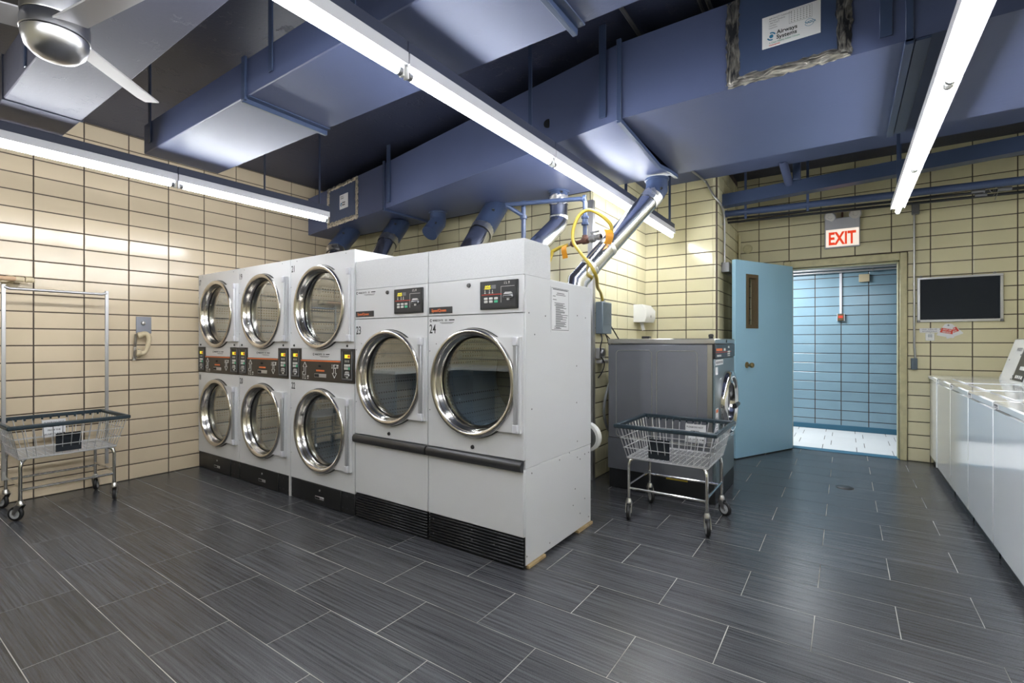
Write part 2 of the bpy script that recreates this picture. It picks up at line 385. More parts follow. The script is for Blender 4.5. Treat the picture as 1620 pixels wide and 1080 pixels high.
# ------------------------------------------------------------------ room shell
LX, RX, FY, BY, IX, PY, PX, DY, HY = -5.38, 2.05, -1.7, 4.042, -1.90, 5.454, -1.118, 6.60, 8.30
CEIL = 3.14
fl = struct('floor', MB().box(LX-0.1, RX+0.1, FY-0.1, DY+0.02, -0.12, -0.0012), M['grout'])
TILE_CACHE = {}
def put_tile(parent, key_mesh, loc, rot):
    o = bpy.data.objects.new('tile', key_mesh); C.objects.link(o); o.parent = parent; o.location = loc; o.rotation_euler = rot; return o
def tile_mesh(wd, ht, m, th=0.008, b=0.003):
    k = (round(wd, 4), round(ht, 4), m.name, th)
    if k in TILE_CACHE: return TILE_CACHE[k]
    # lies in local xz plane, face towards -y
    x0, x1, z0, z1 = -wd/2, wd/2, -ht/2, ht/2
    vs = [(x0,0,z0),(x1,0,z0),(x1,0,z1),(x0,0,z1),(x0,-th+b*0.6,z0),(x1,-th+b*0.6,z0),(x1,-th+b*0.6,z1),(x0,-th+b*0.6,z1),
          (x0+b,-th,z0+b),(x1-b,-th,z0+b),(x1-b,-th,z1-b),(x0+b,-th,z1-b)]
    fs = [(8,9,10,11)]
    for i in range(4):
        j = (i+1) % 4; fs.append((i, j, 4+j, 4+i)); fs.append((4+i, 4+j, 8+j, 8+i))
    me = bpy.data.meshes.new('tile'); me.from_pydata(vs, [], fs); me.materials.append(m); me.update(); TILE_CACHE[k] = me; return me
def tile_wall(parent, m, start, u, count_u, pu, rows, pv, z0=0.0, joint=0.009, clip=None, keep=None, ulen=None):
    """tiles on a wall: start = world point of the lower left corner seen from the room, u = direction to the right"""
    u = Vector(u).normalized(); rot = (0, 0, math.atan2(u.y, u.x)); rest = MB(); n = 0
    for c in (range(count_u) if isinstance(count_u, int) else count_u):
        for r in (range(rows) if isinstance(rows, int) else rows):
            a0, a1 = c*pu+joint/2, (c+1)*pu-joint/2
            b0, b1 = z0+r*pv+joint/2, z0+(r+1)*pv-joint/2
            if ulen is not None:
                a0 = max(a0, ulen[0]+0.001); a1 = min(a1, ulen[1]-0.001)
                if a1-a0 < 0.012: continue
            if clip:
                ca, cb, cz0, cz1 = clip
                if a1 > ca and a0 < cb and b1 > cz0 and b0 < cz1:
                    oa = min(a1, cb)-max(a0, ca); oz = min(b1, cz1)-max(b0, cz0)
                    cands = []
                    if ca > a0: cands.append((a0, min(a1, ca), b0, b1))
                    if cb < a1: cands.append((max(a0, cb), a1, b0, b1))
                    if cz1 < b1: cands.append((a0, a1, max(b0, cz1), b1))
                    if cz0 > b0: cands.append((a0, a1, b0, min(b1, cz0)))
                    if not cands: continue
                    a0, a1, b0, b1 = max(cands, key=lambda q: (q[1]-q[0])*(q[3]-q[2]))
                    if a1-a0 < 0.012 or b1-b0 < 0.012: continue
            p = Vector(start)+u*((a0+a1)/2); zc = (b0+b1)/2
            me = tile_mesh(a1-a0, b1-b0, m)
            if keep is None or keep(c, r):
                put_tile(parent, me, (p.x, p.y, zc), rot); n += 1
            else:
                R = Matrix.Rotation(rot[2], 4, 'Z'); T = Matrix.Translation((p.x, p.y, zc)) @ R
                rest.add([T @ v.co for v in me.vertices], [tuple(q.vertices) for q in me.polygons])
    if rest.v:
        o = rest.bld('tile_field', m, parent, smooth=0); o['kind'] = 'stuff'
    return n
# left wall (seen from the room the right-hand direction is +Y)
wl = struct('wall_left', MB().box(LX-0.1, LX, FY, BY+0.1, 0, CEIL), M['mortar'])
pu, pv = 0.3142, 0.1363
y0 = 1.0155-9*pu
tile_wall(wl, M['tile_cream'], (LX, y0, 0), (0,1,0), 19, pu, 24, pv, keep=lambda c, r: c >= 8 and r < 23, ulen=(0, BY-y0))
pw, ph = 0.3145, 0.1385
wb = struct('wall_back', MB().box(LX, IX, BY, BY+0.1, 0, CEIL), M['mortar'])
tile_wall(wb, M['tile_yellow'], (LX, BY, 0), (1,0,0), 12, pw, 22, ph, keep=lambda c, r: r >= 9, ulen=(0, IX-LX))
wi = struct('wall_inner', MB().box(IX-0.1, IX, BY+0.1, PY+0.1, 0, CEIL), M['mortar'])
tile_wall(wi, M['tile_yellow'], (IX, BY+0.0, 0), (0,1,0), 5, 0.2824, 22, ph, ulen=(0, PY-BY))
wp = struct('wall_pillar', MB().box(IX-0.1, PX-0.001, PY, DY+0.1, 0, 3.28), M['mortar'])
RB = 0.045
tile_wall(wp, M['tile_yellow'], (-1.76-pw, PY, 0), (1,0,0), 3, 0.3175, 22, ph, ulen=(0.18, 1.76+pw+PX-RB))
tile_wall(wp, M['tile_yellow'], (PX, PY+0.257-pw, 0), (0,1,0), 5, 0.3145, 23, ph, ulen=(0.058+RB, DY-PY+0.057))
# rounded corner pieces of the pillar, one per course
arc = [(math.sin(a)*RB, -math.cos(a)*RB) for a in [PI/2*i/6 for i in range(7)]]
poly = [(PX-RB+0.008*1 + (x if False else 0), 0) for x in ()]
cm = MB()
pts = [(PX-RB, PY+0.004), (PX-RB, PY-0.008)]
for i in range(7):
    a = PI/2*i/6; pts.append((PX-RB+(RB+0.008)*math.sin(a), PY+RB-(RB+0.008)*math.cos(a)))
pts += [(PX-0.004, PY+RB)]
cm.prism([(p[0]-PX, p[1]-PY) for p in pts], (0,0,-(ph-0.009)/2), X, Y, ph-0.009)
me = bpy.data.meshes.new('corner_tile'); me.from_pydata([tuple(v) for v in cm.v], [], cm.f); me.materials.append(M['tile_yellow']); fixn(me)
me.polygons.foreach_set('use_smooth', [True]*len(me.polygons)); me.set_sharp_from_angle(angle=math.radians(40))
for r in range(22):
    o = bpy.data.objects.new('corner_tile', me); C.objects.link(o); o.parent = wp; o.location = (PX, PY, (r+0.5)*ph)
# rear wall with the doorway
DX0, DX1, DZ = -0.535, 0.475, 2.125     # opening
wr = struct('wall_rear', MB().box(PX-0.1, DX0, DY, DY+0.14, 0, 3.28).box(DX1, RX, DY, DY+0.14, 0, 3.28).box(DX0, DX1, DY, DY+0.14, DZ, 3.28), M['mortar'])
pr_ = 0.3195
sx = 0.725-6*pr_
tile_wall(wr, M['tile_yellow'], (sx, DY, 0), (1,0,0), 10, pr_, 24, ph, clip=(DX0-0.075-sx, DX1+0.068-sx, -1, DZ+0.085), ulen=(PX-sx, RX-sx))
wh = struct('wall_hall', MB().box(-2.6, 2.4, HY, HY+0.1, -0.02, 2.9), M['mortar_brown'])
tile_wall(wh, M['tile_blue'], (-0.365-7*0.3145, HY, 0), (1,0,0), 14, 0.3145, 20, 0.1347, z0=0.0127)
wf = struct('wall_front', MB().box(LX-0.1, RX+0.1, FY-0.1, FY, 0, CEIL), M['mortar'])
tile_wall(wf, M['tile_yellow'], (RX, FY, 0), (-1,0,0), 24, pw, 22, ph, keep=lambda c, r: False)
wrt = struct('wall_right', MB().box(RX, RX+0.1, FY, DY, 0, 3.28), M['mortar'])
tile_wall(wrt, M['tile_yellow'], (RX, DY, 0), (0,-1,0), 26, pw, 22, ph, keep=lambda c, r: False)
# floor tiles
ft = MB()
FW, FH, G = 0.6224, 0.3093, 0.0034
fx0, fx1, fz = -(FW-G)/2, (FW-G)/2, 0.0
fm = {}
def floor_tile_mesh(wd, dp):
    k = (round(wd, 3), round(dp, 3))
    if k not in fm:
        x1, y1, b = wd/2, dp/2, 0.0012
        vs = [(-x1,-y1,-.004),(x1,-y1,-.004),(x1,y1,-.004),(-x1,y1,-.004),(-x1,-y1,-.001),(x1,-y1,-.001),(x1,y1,-.001),(-x1,y1,-.001),
              (-x1+b,-y1+b,0),(x1-b,-y1+b,0),(x1-b,y1-b,0),(-x1+b,y1-b,0)]
        fs = [(8,9,10,11)]
        for i in range(4):
            j = (i+1) % 4; fs += [(i,j,4+j,4+i),(4+i,4+j,8+j,8+i)]
        me = bpy.data.meshes.new('floor_tile'); me.from_pydata(vs, [], fs); me.materials.append(M['floor_tile']); me.update(); fm[k] = me
    return fm[k]
rest = MB()
th_ = math.radians(34.6)
def px_of(x, y):
    wv = -x*math.sin(th_)+y*math.cos(th_); uu = x*math.cos(th_)+y*math.sin(th_)
    if wv < 0.3: return None
    return 810+765*uu/wv, 540+765*1.26/wv
for k in range(-12, 17):
    ya = 1.694+k*FH; yb = ya+FH
    if yb < FY or ya > DY: continue
    ya2, yb2 = max(ya, FY), min(yb, DY)
    off = -0.117 if k % 2 == 0 else -0.428
    for i in range(-10, 6):
        xa = off+i*FW; xb = xa+FW
        if xb < LX or xa > RX: continue
        xa2, xb2 = max(xa, LX), min(xb, RX)
        if xb2-xa2 < 0.03 or yb2-ya2 < 0.03: continue
        me = floor_tile_mesh(xb2-xa2-G, yb2-ya2-G); cx, cy = (xa2+xb2)/2, (ya2+yb2)/2
        vis = False
        for dx in (-.31, 0, .31):
            for dy in (-.15, 0, .15):
                q = px_of(cx+dx, cy+dy)
                if q and -20 < q[0] < 1640 and q[1] < 1100: vis = True
        hid = (cx < IX-0.2 and cy > 2.9) or (cx < -1.9 and cy > 2.6) or cx > 1.1 or (cy > PY+.2 and cx < PX-.2)
        if vis and not hid:
            o = bpy.data.objects.new('floor_tile', me); C.objects.link(o); o.parent = fl; o.location = (cx, cy, 0)
        else:
            rest.add([Vector((cx, cy, 0))+v.co for v in me.vertices], [tuple(p.vertices) for p in me.polygons])
o = rest.bld('floor_tile_field', M['floor_tile'], fl, smooth=0); o['kind'] = 'stuff'
# hall floor, base, threshold
fh = struct('floor', MB().box(-2.6, 2.4, DY+0.13, HY, -0.12, -0.006), M['mortar_brown'])
for i in range(-6, 7):
    for j in range(5):
        y_a = DY+0.14+j*0.335; ox = -0.06 if j % 2 == 0 else 0.02
        me = tile_mesh(0.329, min(0.333, HY-y_a-0.002), M['hall_tile'], th=0.006, b=0.0015)
        put_tile(fh, me, (ox+i*0.335, (y_a+min(y_a+0.335, HY))/2, -0.006), (-PI/2, 0, 0))
bb = struct('baseboard_hall', MB().box(-2.6, 2.4, HY-0.016, HY, 0.0, 0.075, 0.004), M['deep_blue'])
struct('trim_1', MB().box(DX0, DX1, DY-0.005, DY+0.145, -0.01, 0.006, 0.002), M['deep_blue'])
# hall ceiling + end walls
struct('ceiling', MB().box(-2.6, 2.4, DY+0.14, HY+0.1, 2.62, 2.7), M['paper'])
struct('wall_hall_end', MB().box(-2.7, -2.6, DY+0.1, HY+0.1, 0, 2.7), M['tile_blue'])
struct('wall_hall_far', MB().box(2.4, 2.5, DY+0.1, HY+0.1, 0, 2.7), M['tile_blue'])
# door frame
tf = struct('trim_2', MB().box(DX1, DX1+0.062, DY-0.03, DY+0.15, 0, DZ+0.08, 0.006).box(DX0-0.07, DX0, DY-0.03, DY+0.15, 0, DZ+0.08, 0.006).box(DX0, DX1, DY-0.03, DY+0.15, DZ, DZ+0.08, 0.006)
            .box(DX1-0.014, DX1, DY+0.03, DY+0.15, 0, DZ, 0.003).box(DX0, DX0+0.014, DY+0.03, DY+0.15, 0, DZ, 0.003).box(DX0, DX1, DY+0.03, DY+0.15, DZ-0.014, DZ, 0.003), M['frame_cream'])
MB().box(DX1-0.004, DX1-0.0005, DY-0.012, DY+0.014, 1.20, 1.31).bld('strike_plate', M['bronze'], tf)
MB().box(DX1-0.004, DX1-0.0005, DY-0.012, DY+0.014, 0.99, 1.07).bld('strike_plate', M['bronze'], tf)
# ceilings
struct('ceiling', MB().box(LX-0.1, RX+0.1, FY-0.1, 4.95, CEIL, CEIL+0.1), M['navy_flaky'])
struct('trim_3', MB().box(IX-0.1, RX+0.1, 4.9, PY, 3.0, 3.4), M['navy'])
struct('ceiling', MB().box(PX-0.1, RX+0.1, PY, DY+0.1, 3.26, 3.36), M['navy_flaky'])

# ------------------------------------------------------------------ ducts
BZ = 2.55
def duct_box(x0, x1, ya, yb, z0, z1): return MB().box(x0, x1, ya, yb, z0, z1, 0.006)
# duct D1: near the middle of the ceiling
t = thing('ceiling_duct', 'long flat navy air duct crossing the middle of the ceiling with an open left end', 'duct', (-1.5, 1.54, BZ))
MB().box(-3.98, 1.9, 1.303, 1.782, BZ, 2.75, 0.005).bld('duct_body', M['navy'], t)
for xf in (-2.62, -0.92, 0.7):
    MB().box(xf-0.012, xf+0.012, 1.29, 1.795, BZ-0.03, BZ+0.001, 0.003).box(xf+0.012, xf+0.05, 1.30, 1.787, BZ-0.006, BZ+0.001, 0.002).bld('joint_flange', M['navy_pipe'], t)
    MB().box(xf-0.005, xf+0.03, 1.288, 1.3035, BZ-0.02, 2.76, 0.002).bld('joint_flange', M['navy_pipe'], t)
for xh, ys in ((-3.86, 1.296), (-2.35, 1.296), (-1.55, 1.79), (-0.62, 1.79), (-3.55, 1.79)):
    MB().box(xh-0.018, xh+0.018, ys-0.003, ys+0.004, 2.60, CEIL, 0.001).bld('hanger_strap', M['navy_pipe'], t)
# duct D0: left, behind the fan
t = thing('ceiling_duct', 'narrow navy air duct behind the ceiling fan at upper left', 'duct', (-3.2, 0.74, BZ))
MB().box(-4.27, -1.2, 0.58, 0.90, BZ, 2.78, 0.005).bld('duct_body', M['lavender'], t)
MB().box(-3.69, -3.68, 0.574, 0.906, BZ-0.006, 2.785, 0.002).bld('joint_flange', M['strut_navy'], t)
for xr in (-3.9, -3.2, -2.6):
    MB().box(xr-0.012, xr+0.012, 0.572, 0.58, 2.56, CEIL, 0.001).bld('hanger_strap', M['navy_pipe'], t)
# duct D2: big exhaust plenum that widens from the left wall
t = thing('exhaust_duct', 'large navy exhaust duct above the dryers, widening from the left wall, with taped access panels', 'duct', (-1.9, 3.2, BZ))
TZ = 2.99
front = [(LX+0.004, 3.43), (-3.69, 3.167), (-1.08, 2.665)]
yb_ = 3.79
def slab(pl, z0, z1): return MB().prism(pl, (0,0,z0), X, Y, z1-z0)
slab([front[0], front[1], (-3.69, yb_), (LX+0.004, yb_)], BZ, TZ).bld('duct_body', M['navy'], t)
# middle section with a belly that sags towards its right joint
mb = MB(); n = 12; m_ = 8; vs = []; fs = []
for i in range(n+1):
    s_ = i/n; x = -3.69+(2.61)*s_; yf = 3.167+(2.665-3.167)*s_
    for j in range(m_+1):
        q = j/m_; y = yf+(yb_-yf)*q
        sag = 0.055*max(0, (s_-0.55)/0.45)**1.5*math.sin(PI*min(1, q*1.0)**0.85)
        vs.append((x, y, BZ-sag))
for i in range(n):
    for j in range(m_):
        a = i*(m_+1)+j; fs.append((a, a+m_+1, a+m_+2, a+1))
nb = len(vs)
for i in range(n+1):
    for j in (0, m_):
        p = vs[i*(m_+1)+j]; vs.append((p[0], p[1], TZ))
for i in range(n):
    a = i*(m_+1); b = (i+1)*(m_+1); c = nb+i*2; d = nb+(i+1)*2
    fs += [(a, c, d, b), (a+m_, b+m_, d+1, c+1), (c, c+1, d+1, d)]
mb.add(vs, fs); mb.bld('duct_body', M['navy'], t, smooth=30)
slab([(-1.08, 2.665), (1.98, 2.675), (1.98, yb_), (-1.08, yb_)], BZ, TZ).bld('duct_body', M['navy'], t)
# far lower side panel of the right section
def flange_ring(x, yf, sag):
    mb = MB()
    mb.box(x-0.014, x+0.014, yf-0.012, yf+0.002, BZ-0.012, TZ+0.02, 0.002)
    if sag: mb.tube([(x, yf-0.01, BZ-0.012), (x, yf+0.35, BZ-0.035), (x, yf+0.72, BZ-0.06), (x, yf+0.95, BZ-0.028), (x, yb_+0.02, BZ-0.012)], 0.018, 4)
    else: mb.box(x-0.016, x+0.016, yf-0.012, yb_+0.01, BZ-0.022, BZ+0.001, 0.002)
    return mb
flange_ring(-3.69, 3.165, 0).bld('joint_flange', M['navy_pipe'], t)
flange_ring(-1.08, 2.663, 1).bld('joint_flange', M['navy_pipe'], t)
flange_ring(0.225, 2.672, 0).box(0.245, 0.30, 2.675, yb_, BZ-0.01, BZ+0.001, 0.002).bld('joint_flange', M['navy_pipe'], t)
for xh, ys in ((-3.60, 3.14), (-1.19, 2.676), (0.145, 2.668)):
    MB().box(xh-0.022, xh+0.022, ys-0.008, ys+0.004, BZ+0.04, CEIL, 0.001).bld('hanger_strap', M['navy_pipe'], t)
MB().lathe([(0.0,0.0),(0.028,0.0),(0.03,0.003),(0.02,0.004),(0.0,0.0041)], (-1.62, 2.768, 2.70), (0.19,-0.98,0), 16).lathe([(0.0,0.0),(0.024,0.0),(0.026,0.003),(0.018,0.004),(0.0,0.0041)], (-1.74, 2.79, 2.665), (0.19,-0.98,0), 16).bld('bolt_boss', M['black'], t)
# taped access panels
def access_panel(xa, xb, za, zb, yA, yB, fullframe, sticker):
    """panel on the front face between xa..xb, face line from (xa,yA) to (xb,yB)"""
    u = Vector((xb-xa, yB-yA, 0)); ln = u.length; u.normalize(); nrm = Vector((u.y, -u.x, 0))
    def q(a, b, c): return Vector((xa, yA, za))+u*a+Z*b+nrm*c
    def bx(a0, a1, b0, b1, c0, c1, mbb):
        vs = [q(a,b,c) for a in (a0,a1) for b in (b0,b1) for c in (c0,c1)]
        return mbb.add(vs, [(0,1,3,2),(4,6,7,5),(0,4,5,1),(2,3,7,6),(0,2,6,4),(1,5,7,3)])
    H = zb-za
    p = bx(0, ln, 0, H, 0.0, 0.006, MB()).bld('access_panel', M['navy_pipe'], t)
    def strip(a0, a1, b0, b1, seed):
        rnd = random.Random(seed); mbb = MB(); nx = max(3, int((a1-a0)/0.02)); nz = max(3, int((b1-b0)/0.02)); vs = []; fs = []
        for i in range(nx+1):
            for j in range(nz+1):
                e = (i in (0, nx)) or (j in (0, nz))
                vs.append(q(a0+(a1-a0)*i/nx+(rnd.uniform(-.006,.006)), b0+(b1-b0)*j/nz+rnd.uniform(-.006,.006), 0.006 if e else 0.009+rnd.uniform(0, .008)))
        for i in range(nx):
            for j in range(nz):
                a = i*(nz+1)+j; fs.append((a, a+nz+1, a+nz+2, a+1))
        mbb.add(vs, fs); return mbb.bld('foil_tape', M['foil_light'] if fullframe else (M['foil_mid'] if a1-a0 > 0.2 else M['foil_dark']), p, smooth=25)
    wtp = 0.05
    strip(-0.01, wtp, 0, H, 1); strip(ln-wtp, ln+0.01, 0, H, 2); strip(0, ln, -0.015, wtp*0.75, 3)
    if fullframe: strip(0, ln, H-wtp*0.7, H+0.004, 4)
    return q, u, nrm, p
# right panel with big sticker
q, u, nrm, p = access_panel(-0.492, 0.015, BZ+0.01, TZ-0.005, 2.664, 2.668, False, True)
a0, a1, b0, b1 = 0.154, 0.397, 0.134, 0.288
s1 = MB().prism([(a0,b0),(a1,b0),(a1,b1),(a0,b1)], q(0,0,0.0062), u, Z, 0.001).bld('label_sticker', M['paper'], p)
MB().text('Airways', q(a0+0.062, b0+0.0562, 0.0073), u, Z, 0.0185, 1.02, bold=0.02).text('Systems', q(a0+0.062, b0+0.0328, 0.0073), u, Z, 0.0185, 1.02, bold=0.02).bld('sticker_name', M['print_black'], s1)
tx = MB()
for i, (s_, hh) in enumerate((('AIR DUCT CLEANING', .007), ('Airways Systems', .007), ('1-800 DUCT', .006), ('Certified', .006), ('Inspection', .006))):
    tx.text(s_, q(a0+0.03, b0+0.1351-i*0.0113, 0.0073), u, Z, hh, 1.0)
for r in range(6):
    for c in range(7):
        tx.prism([(0,0),(0.006,0),(0.006,0.003),(0,0.003)], q(a0+0.122+c*0.0125, b0+0.0912+r*0.0092, 0.0073), u, Z, 0.0004)
tx.prism([(0,0),(0.094,0),(0.094,0.001),(0,0.001)], q(a0+0.115, b0+0.0861, 0.0073), u, Z, 0.0004).prism([(0,0),(0.094,0),(0.094,0.001),(0,0.001)], q(a0+0.115, b0+0.1460, 0.0073), u, Z, 0.0004)
tx.prism([(0,0),(0.001,0),(0.001,0.06),(0,0.06)], q(a0+0.115, b0+0.0861, 0.0073), u, Z, 0.0004).prism([(0,0),(0.001,0),(0.001,0.06),(0,0.06)], q(a0+0.208, b0+0.0861, 0.0073), u, Z, 0.0004)
tx.bld('sticker_print', M['print_grey'], s1)
def arc_band(mbb, cx, cy, r0, r1, A0, A1, o_, uu, vv, n=14):
    for i in range(n):
        x0 = math.radians(A0+(A1-A0)*i/n); x1 = math.radians(A0+(A1-A0)*(i+1)/n)
        mbb.prism([(cx+r0*math.cos(x0), cy+r0*math.sin(x0)),(cx+r1*math.cos(x0), cy+r1*math.sin(x0)),(cx+r1*math.cos(x1), cy+r1*math.sin(x1)),(cx+r0*math.cos(x1), cy+r0*math.sin(x1))], o_, uu, vv, 0.0004)
    return mbb
lg = MB().lathe([(0,0),(0.009,0),(0.009,0.0008),(0,0.0008)], q(a0+0.040, b0+0.0526, 0.0073), nrm, 14)
arc_band(lg, 0, 0, 0.014, 0.020, 20, 110, q(a0+0.040, b0+0.0526, 0.0073), u, Z); arc_band(lg, 0, 0, 0.014, 0.020, 200, 290, q(a0+0.040, b0+0.0526, 0.0073), u, Z)
lg.bld('sticker_logo', M['print_blue'], s1); lg = MB()
lg.text('NADCA', q(a0+0.182, b0+0.0599, 0.0073), u, Z, 0.0105, 0.8, bold=0.02)
arc_band(lg, 0, 0, 0.018, 0.0195, 20, 160, q(a0+0.198, b0+0.0613, 0.0073), u, Z); arc_band(lg, 0, 0, 0.018, 0.0195, 200, 340, q(a0+0.198, b0+0.0657, 0.0073), u, Z)
lg.bld('sticker_seal', M['print_blue'], s1)
MB().text('A Clean Healthy Indoor Climate', q(a0+0.03, b0+0.0175, 0.0073), u, Z, 0.008, 0.85).bld('sticker_slogan', M['print_green'], s1)
MB().text('Commercial', q(a0+0.03, b0+0.0066, 0.0073), u, Z, 0.007, 0.95, bold=0.02).bld('sticker_footer', M['print_red'], s1)
# small left panel
qa = lambda x: 3.43+(3.167-3.43)*(x-LX)/(-3.69-LX)
q, u, nrm, p = access_panel(-4.86, -4.19, BZ+0.01, TZ-0.005, qa(-4.86), qa(-4.19), True, True)
s1 = MB().prism([(0.29,0.145),(0.475,0.145),(0.475,0.30),(0.29,0.30)], q(0,0,0.0062), u, Z, 0.001).bld('label_sticker', M['paper'], p)
MB().text('Airways', q(0.345, 0.205, 0.0073), u, Z, 0.017, 0.85, bold=0.03).text('Systems', q(0.345, 0.18, 0.0073), u, Z, 0.017, 0.85, bold=0.03).text('AIR DUCT', q(0.31, 0.275, 0.0073), u, Z, 0.010).text('CLEANING', q(0.31, 0.255, 0.0073), u, Z, 0.010).bld('sticker_print', M['print_black'], s1)
arc_band(MB(), 0, 0, 0.006, 0.02, 0, 300, q(0.325, 0.195, 0.0073), u, Z).bld('sticker_logo', M['print_blue'], s1)
# ceiling conduits seen above the ducts
for xa, ya_, yb2, r_ in ((-1.03, 1.9, 2.75, 0.012), (-0.62, 1.9, 2.75, 0.012), (-0.66, 1.9, 2.75, 0.008)):
    o = MB().cyl((xa, ya_, CEIL-0.02), (xa, yb2+1.0, CEIL-0.02), r_, 8).bld('ceiling_conduit', M['iron'])
    tag(o, {-1.03:'thin ceiling conduit in the dark gap left of the broad duct joint', -0.62:'thicker of two paired conduits in the dark ceiling gap above the exhaust duct', -0.66:'thinner of two paired conduits in the dark ceiling gap above the exhaust duct'}[xa], 'conduit')
for i, (yy, zz, r_) in enumerate(((0.36, 2.98, 0.022), (0.48, 2.90, 0.022))):
    o = MB().cyl((-4.9, yy, zz), (-1.5, yy, zz), r_, 10).bld('ceiling_pipe', M['conduit'])
    tag(o, ['upper of two grey ceiling pipes beyond the fan at top left', 'lower of two grey ceiling pipes beyond the fan at top left'][i], 'pipe')

# ------------------------------------------------------------------ fluorescent fixtures
def fixture(x, ya, yb, label, group, hang=(), hw=0.031):
    t = thing('fluorescent_light', label, 'light', (x, (ya+yb)/2, 2.40), group)
    z = 2.395
    mb = MB(); e = hw; prof = [(-e,z+0.008),(-e,z-0.004),(-e+.003,z-0.004),(-e+.003,z+0.004),(-0.02,z),(0.02,z),(e-.003,z+0.004),(e-.003,z-0.004),(e,z-0.004),(e,z+0.008),(e,z+0.045),(-e,z+0.045)]
    mb.prism([(p[0], p[1]) for p in prof], (x, yb-0.004, 0), X, Z, (yb-ya)-0.008)
    mb.bld('housing', M['fixture_white'], t, smooth=20)
    MB().box(x-0.024, x+0.024, ya, yb, z+0.045, z+0.10, 0.004).bld('strut', M['strut_navy'], t)
    MB().cyl((x, ya+0.03, 2.365), (x, yb-0.03, 2.365), 0.0165, 14).bld('tube', M['tube'], t)
    for ye, sg in ((ya+0.012, 1), (yb-0.012, -1)):
        MB().box(x-0.014, x+0.014, ye-0.007, ye+0.007, 2.345, z+0.004, 0.004).bld('lamp_holder', M['white_plastic'], t)
        MB().cyl((x, ye+sg*0.007, 2.365), (x, ye+sg*0.026, 2.365), 0.0172, 14).bld('tube_cap', M['iron'], t)
    for yh in hang:
        MB().box(x-0.012, x+0.012, yh-0.002, yh+0.002, z+0.09, CEIL, 0.0).bld('hanger', M['navy_pipe'], t)
    return t
rows = [(-3.9, (2.69, 1.47, 0.25, -0.97), 'row along the beige left wall'), (-1.5, (5.15, 3.88, 2.61, 1.39, 0.17, -1.05), 'middle row over the dryers'), (0.365, (5.28, 4.02, 2.76, 1.50, 0.24, -1.02), 'row over the washers at right')]
ordn = ['farthest', 'second from the far end', 'third from the far end', 'fourth from the far end', 'nearest']
for x, ys, lab in rows:
    for i in range(len(ys)-1):
        hg = [ys[i]-0.1] if i == 0 else [ys[i]-0.25]
        if i == 1 and x != -3.9: hg = [3.84 if x < 0 else 3.92]
        if x == -3.9: hg = [[2.6, 2.1], [0.568], [0.1]][i]
        fixture(x, ys[i+1], ys[i], ('%s fluorescent strip light of the %s' % (ordn[i], lab)), 'fluorescent strip lights', hg, 0.047 if x > 0 else 0.031)

# ------------------------------------------------------------------ dryers
DF = 2.22    # plane of the dryer fronts
def panel_with_hole(mb, x0, x1, z0, z1, cx, cz, r, y, th, n=48):
    """flat front panel with a round hole"""
    ring = []; outer = []
    for i in range(n):
        a = 2*PI*(i+0.5)/n; c, s_ = math.cos(a), math.sin(a)
        ring.append((cx+r*c, cz+r*s_))
        tx = ((x1-cx)/c if c > 0 else (x0-cx)/c) if abs(c) > 1e-9 else 1e9
        tz = ((z1-cz)/s_ if s_ > 0 else (z0-cz)/s_) if abs(s_) > 1e-9 else 1e9
        k = min(tx, tz); outer.append([cx+k*c, cz+k*s_])
    for (X_, Z_) in ((x0,z0),(x1,z0),(x1,z1),(x0,z1)):     # snap nearest to the corners
        j = min(range(n), key=lambda i: (outer[i][0]-X_)**2+(outer[i][1]-Z_)**2); outer[j] = [X_, Z_]
    vs = []; fs = []
    for yy in (y, y+th):
        vs += [(p[0], yy, p[1]) for p in ring]+[(p[0], yy, p[1]) for p in outer]
    for i in range(n):
        j = (i+1) % n
        fs += [(i, j, n+j, n+i), (2*n+i, 3*n+i, 3*n+j, 2*n+j), (i, 2*n+i, 2*n+j, j), (n+i, n+j, 3*n+j, 3*n+i)]
    return mb.add(vs, fs)
